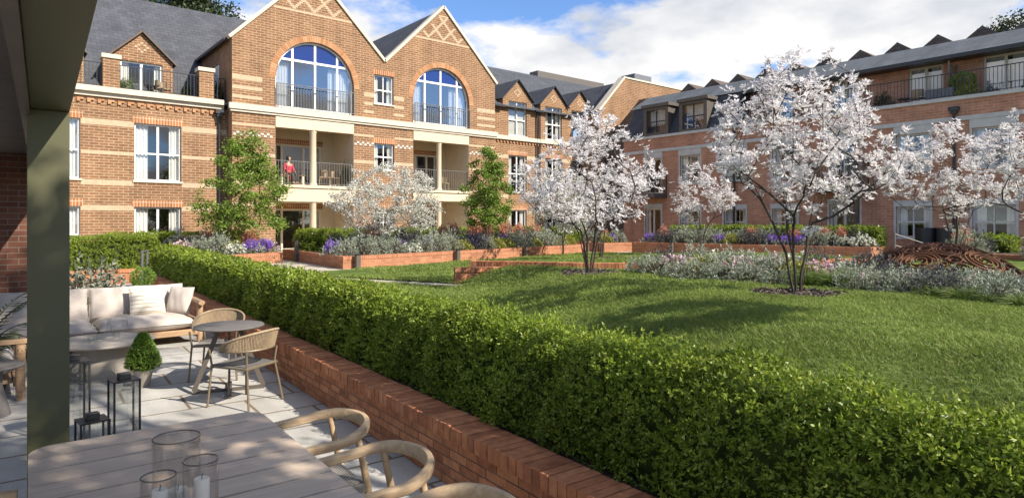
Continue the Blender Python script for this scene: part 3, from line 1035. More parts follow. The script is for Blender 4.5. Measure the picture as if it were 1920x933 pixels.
for z0, z1 in ((5.60, 5.82), (4.49, 4.63), (3.32, 3.52), (2.36, 2.56), (1.22, 1.38)):
    for x0, x1 in ((-9, -2.62), (-.92, 1.08), (2.78, 4.51), (6.21, 7.95)):
        if z0 == 3.32 or z0 > 4.4 or True: band(x0, x1, z0, z1, .7)
    for x0, x1 in ((21.84, 23.35), (24.77, 26.22), (27.64, 28.43), (29.85, 30.9)):
        if z1 < 5.9: band(x0, x1, z0, z1, .7)
for z0, z1 in ((7.90, 8.11), (7.50, 7.64), (7.12, 7.26)):
    for x0, x1 in ((7.965, 9.2), (13.95, 14.46), (15.54, 16.1), (20.6, 21.825)):
        band(x0, x1, z0, z1, 0)
for z0, z1 in ((5.98, 6.08), (4.70, 4.86), (3.52, 3.68), (2.6, 2.75)):
    for x0, x1 in ((7.965, 9.74), (13.42, 14.46), (15.57, 16.62), (20.06, 21.825)):
        band(x0, x1, z0, z1, 0)
for c, hw in ((11.5, 1.86), (18.43, 1.78)):
    zb = 11.22
    h_ = gtop(c) - .1
    w_ = h_ - zb
    band(c - w_ + .05, c + w_ - .05, zb, zb + .09, 0)
    for k in range(-3, 4):
        for s in (-1, 1):
            for j in range(18):
                z = zb + .12 + j * .075; x = c + k * .92 + s * j * .075
                if abs(x - c) < h_ - z - .12 and z < h_ - .45:
                    mb.box(x - .085, x + .085, -.0045 - (.0012 if s > 0 else 0), .02, z, z + .068)
    band(c - (h_ - 12.55) + .1, c + (h_ - 12.55) - .1, 12.55, 12.62, 0)
    mb.build('diaper_pattern', 'stone_band', LB); mb = MB()
for c, z, y in [(5.12, 9.2, 2.7), (1.9, 9.2, 2.7)] + [(d, 9.42, .7) for d in DC]:
    for a, b_ in ((0, .2), (-.11, .11), (.11, .11), (-.22, 0.02), (.22, 0.02), (-.11, -.08), (.11, -.08), (0, -.17)):
        mb.box(c + a - .055, c + a + .055, y - .005, y + .02, z + b_, z + b_ + .075)
    mb.build('diamond_pattern', 'stone_band', LB); mb = MB()
mb = MB()
for x0, x1 in ((7.98, 9.74), (13.42, 14.46), (15.57, 16.62), (20.07, 21.82)):
    mb = MB(); x = x0 + .04; k = 0
    while x < x1 - .1:
        mb.box(x, x + .11, -.006, .02, 5.56 + (k % 2) * .085, 5.64 + (k % 2) * .085); x += .125; k += 1
    mb.build('chequer_band', 'stone_grey', LB)
mb = MB()
x = -8.9
while x < 7.7:
    mb.box(x, x + .11, .63, .705, 6.42, 6.50); mb.box(x, x + .22, .645, .704, 6.505, 6.575); x += .33
mb.build('corbel_table', 'brick_arch', LB); mb = MB()
x = 22.0
while x < 30.8:
    mb.box(x, x + .11, .63, .705, 6.50, 6.58); x += .24
mb.build('corbel_table', 'brick_arch', LB)
for a in (A1, A2):
    mb = MB(); n = 58
    for i in range(n):
        t0 = PI * (i + .06) / n; t1 = PI * (i + .94) / n
        P = [(a[0] + r_ * math.cos(t), a[2] + r_ * math.sin(t)) for r_, t in ((a[1] + .004, t0), (a[1] + .27, t0), (a[1] + .27, t1), (a[1] + .004, t1))]
        mb.prism_y(P, -.008, .03)
    mb.build('brick_arch', 'brick_arch', LB, fix=True)

# windows
for k, (x0, x1, z0, z1) in enumerate(WO):
    window(LB, x0, x1, z0, z1, .7, rows=(0.48,) if z1 > 4 else (0.19,), fw=.062, mid=.042, lintel=.27)
for x0, x1, z0, z1 in RO:
    window(LB, x0, x1, z0, z1, .7, rows=(0.5,) if z1 > 4 else (), fw=.058, mid=.038, lintel=.25)
for k, (x0, x1) in enumerate(win_x):
    window(LB, x0, x1, 6.95, 8.93, .7, rows=(0.47,), fw=.058, mid=.038, blind=(k == 0))
window(LB, 14.48, 15.52, 7.64, 9.03, 0, rows=(.48,), fw=.06, mid=.02, lintel=.24)
window(LB, 14.48, 15.55, 4.44, 5.72, 0, rows=(.5,), fw=.06, mid=.02, lintel=.24)
window(LB, 14.48, 15.55, 1.25, 2.55, 0, rows=(.5,), fw=.06, mid=.02, lintel=.24)


def arch_window(a, ms):
    y = 0.16
    mb = MB(); cx0, hw, sp = a; zb = 6.95; zt = 9.10
    n = 30
    prev = None
    for i in range(n + 1):
        t = PI * i / n
        p = [(cx0 + r_ * math.cos(t), sp + r_ * math.sin(t)) for r_ in (hw - .075, hw - .001)]
        if prev:
            mb.prism_y([prev[0], prev[1], p[1], p[0]], y, y + .07)
        prev = p
    mb.box(cx0 - hw + .001, cx0 - hw + .075, y, y + .07, zb, sp); mb.box(cx0 + hw - .075, cx0 + hw - .001, y, y + .07, zb, sp)
    f_ = archf((cx0, hw - .06, sp))
    for m_ in ms: mb.box(m_ - .05, m_ + .05, y + .002, y + .066, zb, f_(m_))
    hx = math.sqrt((hw - .05) ** 2 - (zt - sp) ** 2)
    mb.box(cx0 - hx, cx0 + hx, y - .012, y + .064, zt - .05, zt + .05); mb.box(cx0 - hw + .07, cx0 + hw - .07, y - .004, y + .062, zb - .03, zb + .09)
    w = mb.build('arched_window', 'frame_white', LB, fix=True)
    lo = [(cx0 - hw + .07, y + .035, zb), (cx0 + hw - .07, y + .035, zb)]
    t1 = math.asin((zt - sp) / (hw - .07))
    for k in range(9):
        t = t1 * k / 8; lo.append((cx0 + (hw - .07) * math.cos(t), y + .035, sp + (hw - .07) * math.sin(t)))
    for k in range(9):
        t = t1 * (8 - k) / 8; lo.append((cx0 - (hw - .07) * math.cos(t), y + .035, sp + (hw - .07) * math.sin(t)))
    g = MB(); g.poly(lo); g.build('pane', 'glass_sky', w)
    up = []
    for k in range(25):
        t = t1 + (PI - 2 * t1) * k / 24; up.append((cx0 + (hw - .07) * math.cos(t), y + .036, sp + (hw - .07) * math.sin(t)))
    g = MB(); g.poly(up); g.build('pane', 'glass_reflection_blue', w, label='arched top light glass, reflected sky blue put into its colour')
    for xa, xb in ((cx0 - hw + .08, ms[0] - .1), (ms[2] - .35, cx0 + hw - .08)):
        curtain_mesh(xa, xb, 6.95, 9.0, y + .25).build('curtain', 'curtain', w, smooth=True)


arch_window(A1, (10.56, 11.60, 12.66)); arch_window(A2, (17.40, 18.36, 19.38))
railing(LB, [(9.79, -.10), (13.39, -.10)], 6.90, 1.05, 'rail_grey', .13)
railing(LB, [(16.67, -.10), (20.05, -.10)], 6.90, 1.00, 'rail_grey', .13)

# balconies and covered terraces in the two recesses
for (x0, x1, zs, xc, cr_) in ((9.75, 13.41, 2.83, 11.50, .15), (16.63, 20.05, 3.01, 18.26, .135)):
    mb = MB()
    mb.box(x0 + .006, x1 - .006, -.03, .30, 6.05, 6.52); mb.box(x0 + .01, x1 - .01, .30, 2.2, 6.32, 6.50)
    mb.box(x1 - .008, x1 + .14, .012, 2.2, .53, 6.5); mb.box(x0 - .14, x0 + .008, .012, 2.2, .53, 6.5)
    mb.build('recess_lining', 'render_cream', LB)
    mb = MB(); mb.box(x0 - .03, x1 + .06, -.06, 2.19, zs, 3.42); mb.box(x0 - .03, x1 + .06, -.12, 2.185, 3.44, 3.57)
    mb.build('balcony_slab', 'render_cream', LB)
    mb = MB(); mb.box(x0 - .2, x1 + .2, -.5, 2.3, .40, .56); mb.build('terrace_slab', 'stone_cream', LB)
    mb = MB()
    for za, zb in ((.56, zs), (3.57, 6.05)):
        mb.lathe([(cr_ * 1.25, za), (cr_ * 1.25, za + .07), (cr_, za + .1), (cr_ * .97, zb - .12), (cr_ * 1.2, zb - .07), (cr_ * 1.2, zb)], (xc, .17, 0), 20)
    mb.build('column', 'render_cream', LB, smooth='angle')
    railing(LB, [(x0 + .05, .12), (xc - cr_, .12)], 3.57, 1.05, 'rail_grey', .12)
    railing(LB, [(xc + cr_, .12), (x1 - .05, .12)], 3.57, 1.05, 'rail_grey', .12)
    mb = MB()
    if x0 < 12: dx = [(x0 + .1, 12.75)]
    else: dx = [(x0 + .05, 17.55), (18.05, 19.55)]
    wall_mesh(mb, x0, x1, .56, 6.4, [(a, b_, .58, 2.55) for a, b_ in dx] + [(a, b_, 3.6, 5.6) for a, b_ in dx], 2.2, .15)
    mb.build('recess_wall', 'render_cream', LB)
    for a, b_ in dx:
        cc = (.34, .70) if b_ - a > 2 else (.5,)
        for za, zb in ((.58, 2.55), (3.6, 5.6)):
            window(LB, a, b_, za, zb, 2.2, 'frame_cream', cc, (), .16, .04, .09, None, 'glazed_door', lintel=.24)

# setback dormers and the roof terrace of the wing
for c in (5.12, 1.9):
    mb = MB()
    t_ = (lambda c: (lambda x: 9.86 - abs(x - c) * .96))(c)
    wall_mesh(mb, c - 1.18, c + 1.18, 6.95, t_, [(c - .79, c + .77, 6.98, 8.62)], 2.7, .2, extra=[c])
    for s in (-1.18, 1.18):
        P = [(c + s, 2.7, 6.95), (c + s, 2.7, 8.73), (c + s, 4.4, 8.73), (c + s, 2.8, 6.95)]
        mb.poly(P if s < 0 else P[::-1])
    mb.build('setback_dormer', 'brick_orange', LB)
    mb = MB()
    for s in (-1, 1):
        mb.poly([(c + s * 1.3, 2.58, 8.66), (c, 2.58, 9.93), (c, 5.5, 9.93), (c + s * 1.3, 4.4, 8.66)])
        mb.poly([(c + s * 1.3, 2.58, 8.60), (c, 2.58, 9.86), (c, 2.58, 9.93), (c + s * 1.3, 2.58, 8.66)])
    mb.build('dormer_roof', 'slate', LB)
    mb = MB()
    for s in (-1, 1): mb.bar((c + s * 1.31, 2.56, 8.64), (c, 2.56, 9.91), 0.045, 0.06)
    mb.build('verge', 'timber_brown', LB)
    window(LB, c - .79, c + .77, 6.98, 8.62, 2.7, 'frame_white', (.5,), (), .22, .08, .07, None, 'terrace_door')
for c in (3.75, 7.13, .3):
    mb = MB(); mb.box(c - .28, c + .28, .62, 1.10, 7.02, 8.16); mb.build('pier', 'brick_orange', LB)
    mb = MB(); mb.box(c - .33, c + .33, .57, 1.15, 8.16, 8.32); mb.build('pier_cap', 'stone_cream', LB, bevel=.01)
for a, b_ in ((-8, 0), (.62, 3.43), (4.06, 6.82), (7.45, 7.9)):
    railing(LB, [(a, .8), (b_, .8)], 7.03, .95, 'dark_metal', .125)
mb = MB(); mb.box(7.955, 7.99, 1.9, 2.7, 7.3, 8.8); w_ = mb.build('side_window', 'frame_white', LB); mb = MB(); mb.box(7.945, 7.956, 1.97, 2.63, 7.37, 8.73); mb.build('pane', 'glass', w_)

# rainwater pipes
for x, y, zt in ((7.62, .60, 6.45), (25.50, .60, 8.45), (25.72, .60, 8.45)):
    mb = MB(); mb.tube([(x, y, .4), (x, y, zt)], .045, 10); w_ = mb.build('downpipe', 'gutter', LB, smooth='angle')
    if x < 20:
        mb = MB(); mb.box(x - .16, x + .16, y - .14, y + .1, zt, zt + .17); mb.box(x - .1, x + .1, y - .1, y + .1, zt - .12, zt - .002); mb.build('hopper', 'gutter', w_)

# rooms behind the windows
mb = MB()
mb.poly([(-9, 4.6, .4), (31, 4.6, .4), (31, 4.6, 8.5), (-9, 4.6, 8.5)]); mb.poly([(8.3, 4.6, 8.5), (21.5, 4.6, 8.5), (21.5, 4.6, 9.3), (18.43, 4.6, 12.3), (15.04, 4.6, 9.2), (11.5, 4.6, 12.4), (8.3, 4.6, 9.3)])
for z in (.45, 3.3, 6.45):
    for x0, x1, y0 in ((-9, 9.6, .96), (9.6, 13.56, 2.38), (13.56, 16.48, .26), (16.48, 20.2, 2.38), (20.2, 31, .96)):
        mb.box(x0, x1, y0, 4.59, z, z + .1)
for x in (-9, 3.6, 9.55, 13.6, 16.4, 20.25, 25.4, 31):
    mb.box(x - .04, x + .04, 1.0 if x < 8 or x > 21 else .3, 4.58, .56, 6.44)
mb.build('interior', 'interior', LB)

# ------------------------------------------------------------------ the mansard building on the right (local x = -Y, local y = X - 29)
RB = thing('mansard_building', 'long red brown brick building with mansard roof and rooftop terraces', 'building', (29, 0, 0), -PI / 2)
GW = [(-20.95, -19.69), (-18.3, -17.09), (-15.71, -14.50), (-10.33, -9.10), (-7.69, -6.36), (-5.0, -3.7), (-2.4, -1.1)]
mb = MB(); ops = []
for a, b_ in GW: ops += [(a, b_, 1.30, 2.55), (a, b_, 4.0, 5.48)]
DR = [(-13.03, -11.75), (-23.3, -22.2)]
for a, b_ in DR: ops += [(a, b_, .60, 2.70), (a, b_, 3.5, 5.48)]
wall_mesh(mb, -24.9, 4, .3, 6.62, ops, 0, .22)
mb.poly([(-24.9, 9, .3), (-24.9, 0, .3), (-24.9, 0, 6.62), (-24.9, 9, 6.62)]); mb.poly([(4, 0, .3), (4, 9, .3), (4, 9, 9.5), (4, 0, 6.62)])
mb.build('wall', 'brick_red', RB)
for a, b_ in GW:
    window(RB, a, b_, 1.30, 2.55, 0, 'frame_grey', (.5,), (.5,), .3, .08, .06, 'stone_grey', mid=.025, surround=(1.3, .24))
    window(RB, a, b_, 4.0, 5.48, 0, 'frame_grey', (.5,), (.5,), .3, .08, .06, 'stone_grey', mid=.025, surround=(4.0, .33))
for a, b_ in DR:
    window(RB, a, b_, .60, 2.70, 0, 'frame_cream', (.5,), (), .2, .08, .09, None, 'glazed_door', surround=(.6, .24))
    window(RB, a, b_, 3.5, 5.48, 0, 'frame_cream', (.5,), (), .2, .08, .09, None, 'glazed_door', surround=(3.5, .33))
mb = MB(); mb.box(-24.95, 4, -.05, .05, 5.815, 5.985); mb.build('stone_band', 'stone_grey', RB)
mb = MB(); mb.box(-24.95, 4, -.07, .3, 6.62, 6.76); mb.build('terrace_coping', 'stone_grey', RB)
# roof terrace and setback storey
mb = MB(); mb.box(-17.9, 4, .29, 1.85, 6.5, 6.62); mb.build('terrace_floor', 'stone_grey', RB)
SD = [(-16.9, -15.6), (-13.75, -12.45), (-10.47, -9.18), (-7.8, -6.35), (-4.6, -3.2)]
mb = MB(); wall_mesh(mb, -17.9, 4, 6.62, 8.72, [(a, b_, 6.66, 8.5) for a, b_ in SD], 1.8, .2); mb.build('setback_wall', 'brick_red', RB)
for a, b_ in SD: window(RB, a, b_, 6.66, 8.5, 1.8, 'frame_cream', (.5,), (), .47, .06, .08, None, 'terrace_door', gm='glass_sky')
railing(RB, [(-17.85, .1), (4, .1)], 6.76, .95, 'dark_metal', .13)
mb = MB(); mb.box(-17.8, 4, .98, 1.8, 8.5, 8.58); mb.box(-17.85, 4, .86, .99, 8.47, 8.62); mb.build('eaves', 'gutter', RB)
mb = MB(); mb.poly([(-25.2, .9, 8.6), (4, .9, 8.6), (4, 2.6, 9.55), (-25.2, 2.6, 9.55)]); mb.poly([(-25.2, 2.6, 9.55), (4, 2.6, 9.55), (4, 16, 9.6), (-25.2, 16, 9.6)])
mb.build('roof', 'slate_plank', RB)
mb = MB(); mb.poly([(-24.9, .12, 6.77), (-17.9, .12, 6.77), (-17.9, 1.0, 8.6), (-24.9, 1.0, 8.6)]); mb.poly([(-17.9, .12, 6.77), (-17.9, 1.8, 6.77), (-17.9, 1.8, 8.6), (-17.9, 1.0, 8.6)])
mb.build('mansard_slope', 'slate', RB)
# hip that turns the corner into the long building
mb = MB(); mb.poly([(-24.9, .12, 6.77), (-24.9, 2.6, 9.55), (-27.0, 4.0, 9.9), (-28.6, 1.2, 6.77)]); mb.poly([(-24.9, .12, .3), (-24.9, .12, 6.77), (-28.6, 1.2, 6.77), (-28.6, 1.2, .3)])
mb.build('corner_roof', 'brown_tile', RB, fix=True)
for a, b_ in ((-23.45, -21.75), (-21.02, -19.30)):
    mb = MB(); y = .02
    mb.box(a, a + .2, y, y + .25, 6.78, 8.34); mb.box(b_ - .2, b_, y, y + .25, 6.78, 8.34); mb.box(a + .2, b_ - .2, y + .001, y + .249, 6.78, 6.9); mb.box(a + .2, b_ - .2, y + .001, y + .249, 8.2, 8.34)
    for x_ in (a + .02, b_ - .02): mb.poly([(x_, y + .25, 6.8), (x_, y + .25, 8.34), (x_, 1.1, 8.34), (x_, .3, 6.9)])
    mb.box(a - .08, b_ + .12, -.10, 1.2, 8.345, 8.52)
    d = mb.build('box_dormer', 'zinc_brown', RB)
    for k in ('pane',):
        g = MB(); g.poly([(a + .2, y + .1, 6.9), (b_ - .2, y + .1, 6.9), (b_ - .2, y + .1, 8.2), (a + .2, y + .1, 8.2)]); g.build('pane', 'glass', d)
    g = MB(); xm = (a + b_) / 2
    g.box(xm - .02, xm + .02, y + .06, y + .13, 6.9, 8.2); g.box(a + .2, b_ - .2, y + .062, y + .128, 7.52, 7.57); g.build('glazing_bars', 'gutter', d)
    curtain_mesh(a + .2, b_ - .2, 6.9, 8.2, y + .4).build('curtain', 'curtain', d, smooth=True)
for k in range(-2, 10):
    yc = 9.17 + 1.8 * k
    mb = MB(); x = -yc
    mb.prism_y([(x - .9, 9.5), (x + .9, 9.5), (x + .9, 10.42), (x, 11.1), (x - .9, 10.42)], 7.0, 14.0)
    mb.build('gabled_roof', 'brown_tile', RB, fix=True)
for x, zt, hop in ((-8.27, 6.2, True), (-17.67, 6.6, False)):
    mb = MB(); mb.tube([(x, -.08, .4), (x, -.08, zt)], .05, 10); w_ = mb.build('downpipe', 'gutter', RB, smooth='angle')
    if hop:
        mb = MB(); mb.box(x - .17, x + .17, -.2, -.002, zt, zt + .16); mb.box(x - .11, x + .11, -.16, -.003, zt - .1, zt - .002); mb.build('hopper', 'gutter', w_)
for a, b_, post in ((-13.6, -11.35, True), (-24.2, -21.8, False)):
    mb = MB(); mb.box(a, b_, -1.15, -.002, 3.25, 3.47); mb.build('balcony_slab', 'zinc_brown', RB)
    railing(RB, [(a + .03, -.05), (a + .03, -1.1), (b_ - .03, -1.1), (b_ - .03, -.05)], 3.47, 1.05, 'dark_metal', .12)
    if post:
        mb = MB(); mb.box(b_ - .2, b_ - .02, -1.13, -.95, .4, 3.245); mb.box(b_ - .2, b_ - .02, -1.13, -.95, 4.53, 5.4); mb.build('balcony_post', 'timber_brown', RB)
mb = MB()
mb.poly([(-24.8, 4, .4), (4, 4, .4), (4, 4, 9.4), (-24.8, 4, 9.4)])
for z, y0 in ((.45, .24), (3.3, .24), (6.4, .28)): mb.box(-24.8, 4, y0, 3.99, z, z + .1)
for x in (-24.8, -21.5, -16.4, -11.0, -5.7, 4): mb.box(x - .04, x + .04, .24, 3.98, .56, 6.39)
mb.build('interior', 'interior', RB)

# ------------------------------------------------------------------ brick walls of real bricks
def brick_run(name, label, cat, path, z0, z1, thick=0.22, bl=0.235, bh=0.0735, cop=0.11, bw=0.079, group=None, seed=1, out=1, side=0.026, hc=None):
    """a low wall along the polyline path: stretcher courses and a brick on edge coping; mortar behind"""
    r = np.random.default_rng(seed)
    P = [Vector((p[0], p[1], 0)) for p in path]
    cum = [0]
    for a, b_ in zip(P[:-1], P[1:]): cum.append(cum[-1] + (b_ - a).length)
    T = cum[-1]

    def pos(s):
        s = min(max(s, 0), T)
        for k in range(len(P) - 1):
            if s <= cum[k + 1] + 1e-6:
                t = (s - cum[k]) / max(cum[k + 1] - cum[k], 1e-6); d = (P[k + 1] - P[k]).normalized()
                return P[k].lerp(P[k + 1], t), d
    root = thing(name, label, cat, (P[0].x, P[0].y, z0), 0, group)
    O = Vector((P[0].x, P[0].y, z0))
    bm_ = MB(); cp = MB(); mo = MB()

    def blk(m_, s0, s1, t0, t1, za, zb):
        a, da = pos(s0); b_, db = pos(s1); na = Vector((da.y, -da.x, 0)) * out; nb = Vector((db.y, -db.x, 0)) * out
        n = len(m_.v)
        for p, q in ((a, na), (b_, nb)):
            for t in (t0, t1):
                for z in (za, zb): m_.v.append(tuple(p - q * t + Vector((0, 0, z)) - O))
        for q in ((0, 1, 3, 2), (4, 6, 7, 5), (0, 4, 5, 1), (2, 3, 7, 6), (0, 2, 6, 4), (1, 5, 7, 3)): m_.f.append(tuple(n + i for i in q))
    nc = max(1, int(round((z1 - z0 - cop) / bh))); h = (z1 - z0 - cop) / nc
    for c in range(nc):
        s = -(bl / 2) * (c % 2) - r.uniform(0, .03)
        while s < T:
            a, b_ = max(s + .005, 0), min(s + bl - .005, T)
            if b_ - a > .02:
                j = r.normal(0, .0015)
                blk(bm_, a, b_, .006 + j, .1, z0 + c * h + .005, z0 + (c + 1) * h - .005)
                if hc: blk(bm_, a, b_, thick - .1, thick - .006 + j, z0 + c * h + .005, z0 + (c + 1) * h - .005)
            s += bl
    s = 0
    while s < T - .02:
        j = r.normal(0, .003)
        blk(cp, s + .004, min(s + bw - .004, T), -side + j, thick + side * .3, z1 - cop + .006, z1 + r.normal(0, .0022)); s += bw
    ns = max(2, int(T / .5))
    for i in range(ns):
        blk(mo, T * i / ns, T * (i + 1) / ns, .011, thick - .011, z0 - .04, z1 - .012)
    mo.build('mortar_core', 'mortar', root, fix=True)
    if bm_.v: bm_.build('brick_courses', 'brick_real', root, fix=True)
    cp.build('brick_coping', 'brick_real', root, fix=True, bevel=.004 if T > 15 else 0)
    return root


ZW = 0.45
brick_run('retaining_wall', 'long low red brick retaining wall running along the terrace under the clipped hedge', 'wall',
          [(wallx(-4), -4), (wallx(19.95), 19.95)], 0, ZW, .24, seed=3, out=-1)
brick_run('retaining_wall', 'low brick wall behind the sofa, under the hedge that crosses the far end of the terrace', 'wall',
          [(-5, 23.0), (4.3, 23.0)], 0, ZW, .24, seed=4, out=1)
brick_run('garden_wall', 'short shaded brick wall end holding back the grass bank on the lawn', 'wall',
          [(8.28, 12.1), (9.0, 11.72), (9.75, 11.28), (10.4, 10.7)], .42, .87, .24, seed=5, out=1, hc=True)
brick_run('garden_wall', 'curved brick edging with upright coping bricks behind the two blossom trees on the lawn', 'wall',
          [(8.98, 12.5), (9.35, 11.9), (9.8, 11.2), (10.35, 10.3), (10.97, 9.6), (11.6, 9.05), (12.21, 8.6), (13.8, 7.85), (15.63, 7.3), (18, 6.9)], .60, .985, .24, cop=.2, seed=6, out=1, hc=True)


def planter(label, pts, z0, z1, soil=True):
    """raised bed of brick around the polygon pts (counter-clockwise)"""
    root = thing('brick_planter', label, 'planter', (pts[0][0], pts[0][1], z0), 0, 'raised brick planters')
    O = Vector((pts[0][0], pts[0][1], 0))
    mb = MB(); cp = MB(); n = len(pts)
    c = Vector((sum(p[0] for p in pts) / n, sum(p[1] for p in pts) / n, 0))
    inn = []
    for i in range(n):
        p = Vector((*pts[i], 0)); a = (p - Vector((*pts[i - 1], 0))).normalized(); b_ = (Vector((*pts[(i + 1) % n], 0)) - p).normalized()
        na = Vector((-a.y, a.x, 0)); nb = Vector((-b_.y, b_.x, 0)); m_ = (na + nb) / (1 + na.dot(nb))
        inn.append(p + m_ * .22)
    for i in range(n):
        j = (i + 1) % n; A, B_ = Vector((*pts[i], 0)) - O, Vector((*pts[j], 0)) - O; Ai, Bi = inn[i] - O, inn[j] - O
        h = z1 - z0
        mb.poly([(A.x, A.y, -.1), (B_.x, B_.y, -.1), (B_.x, B_.y, h - .1), (A.x, A.y, h - .1)])
        mb.poly([(Bi.x, Bi.y, 0), (Ai.x, Ai.y, 0), (Ai.x, Ai.y, h - .02), (Bi.x, Bi.y, h - .02)])
        d = (B_ - A); L = d.length; d.normalize(); nn = Vector((-d.y, d.x, 0)); s = 0
        while s < L - .03:
            e = min(s + .072, L)
            q = [A + d * s - nn * .015, A + d * e - nn * .015, A + d * e + nn * .215, A + d * s + nn * .215]
            cp.prism([(v.x, v.y) for v in q], h - .108, h + random.gauss(0, .002)); s += .08
    mb.build('brick_courses', 'brick_planter', root)
    cp.build('brick_coping', 'brick_cop', root)
    so_ = MB(); so_.poly([(v.x - O.x, v.y - O.y, z1 - z0 - .06) for v in inn]); so_.build('soil', 'soil', root)
    return root


island_mat('brick_cop', [(0.34, 0.14, 0.075), (0.46, 0.21, 0.12), (0.40, 0.17, 0.095)], rough=0.85, spec=0.2)
planter('long brick planter of silvery shrubs running in front of the twin gabled facade', [P1A, P1B, (22.4, 24.6), (8.85, 24.6)], .5, .88)
planter('brick planter in the far corner between the two buildings', [(22.6, 20.6), (24.4, 20.4), (25.2, 24.6), (23.3, 25.2)], .5, .93)
planter('brick planter along the lawn in front of the mansard building', [(23.05, 19.3), (24.6, 11.0), (24.9, 9.7), (27.0, 9.7), (27.0, 19.2)], .5, 1.0)
planter('small brick planter of purple flowers beside the path and the far end of the hedge', [(4.7, 21.2), (8.05, 22.4), (7.7, 27.6), (4.7, 27.6)], .5, .86)
planter('low brick bed at the right edge near the iron handrail', [(21.4, 1.2), (26, 1.2), (26, 6.6), (22.4, 6.6)], .6, 1.0)


# ------------------------------------------------------------------ clipped hedges
def hedge(label, cx0, cy0, ux, uy, length, thick, z0, z1, dens, lsize, mat='hedge_leaf', group='clipped green hedges', seed=1, wob=.03, faces='ftbe', rnd=.09):
    """box of leaves along the unit direction (ux, uy) from the front corner; thickness to the right of the direction"""
    r = np.random.default_rng(seed)
    root = thing('clipped_hedge', label, 'hedge', (cx0, cy0, z0), math.atan2(uy, ux), group)
    h = z1 - z0
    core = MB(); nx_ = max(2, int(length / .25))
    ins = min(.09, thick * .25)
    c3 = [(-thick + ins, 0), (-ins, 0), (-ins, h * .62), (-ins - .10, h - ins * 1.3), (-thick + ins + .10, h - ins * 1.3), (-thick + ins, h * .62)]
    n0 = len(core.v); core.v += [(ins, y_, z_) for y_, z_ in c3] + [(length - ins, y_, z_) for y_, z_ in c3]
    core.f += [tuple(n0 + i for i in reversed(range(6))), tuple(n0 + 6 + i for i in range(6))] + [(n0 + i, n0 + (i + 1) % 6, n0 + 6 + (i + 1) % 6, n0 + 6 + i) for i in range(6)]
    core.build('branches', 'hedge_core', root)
    segs = np.arange(0, length, 1.0)
    allq = []
    for s0 in segs:
        s1 = min(s0 + 1.0, length)
        mid = (s0 + s1) / 2
        wx, wy = cx0 + ux * mid + uy * thick / 2, cy0 + uy * mid - ux * thick / 2
        dd = max(2.0, math.hypot(wx, wy)); px, _, dep = proj(wx, wy, 1)
        if callable(dens): D_, ls = dens(dd), lsize(dd)
        else: D_, ls = dens, lsize
        if dep < .3: D_ *= .25
        for f, ar in (('f', (s1 - s0) * h), ('t', (s1 - s0) * thick), ('b', (s1 - s0) * h), ('e', thick * h)):
            if f not in faces: continue
            if f == 'e' and not (s0 == 0 or s1 >= length - .01): continue
            n = int(ar * D_ * (1.0 if f in 'ft' else .5))
            if n == 0: continue
            a = r.uniform(s0, s1, n); dpt = r.exponential(.035, n) - .02
            if f == 't':
                b_ = r.uniform(0, thick, n); edge = np.minimum(b_, thick - b_); z = h - dpt - rnd * np.exp(-edge / (rnd * 1.1))
                y = -b_; nrm = np.stack([0 * a, np.where(b_ < thick / 2, .5, -.5) * np.exp(-edge / .08), np.ones(n)], 1)
            elif f == 'e':
                b_ = r.uniform(0, thick, n); z = r.uniform(0, h, n); y = -b_
                first = (s0 == 0) & ((r.random(n) < .5) | (s1 < length - .01)); a = np.where(first, dpt, length - dpt)
                nrm = np.stack([np.where(first, -1., 1.), 0 * a, .35 + 0 * a], 1)
            else:
                z = h * (1 - r.random(n) ** 1.0); sg = 1 if f == 'f' else -1
                y = -dpt if f == 'f' else -thick + dpt
                y = y - sg * rnd * np.exp(-(h - z) / (rnd * 1.1))
                nrm = np.stack([0 * a, sg + 0 * a, .35 + .5 * np.exp(-(h - z) / .1)], 1)
            wv = wob * (np.sin(a * 5.1 + z * 4) * np.sin(a * 2.3 + 1.7 + y * 3) + .6 * np.sin(a * 11.3 + z * 7 + y * 9))
            nrm = unit(nrm)
            wv = wv + np.where(r.random(n) < .05, r.uniform(.03, .085, n), 0) + .02 * np.sin(a * 1.7 + 2.1) * np.sin(a * .63)
            P = np.stack([a, y, z], 1) + nrm * wv[:, None]
            # a sprig: six leaves around a short shoot
            k = 7
            axis = unit(nrm + r.normal(0, .38, (n, 3)) + np.array([0, 0, .25]))
            PP = np.repeat(P, k, 0); AX = np.repeat(axis, k, 0)
            side = unit(np.cross(AX, r.normal(size=(n * k, 3))))
            up_ = np.tile(np.linspace(-.2, 1.3, k), n)[:, None]
            D = unit(side + AX * up_)
            PP = PP + AX * (np.tile(np.linspace(0, 1, k), n)[:, None] * ls * 1.1)
            sz = ls * r.uniform(.75, 1.25, n * k)
            allq.append(leaf_quads(PP, D, sz, sz * .46, .12, r))
    quads_obj('foliage', np.concatenate(allq), mat, root)
    return root


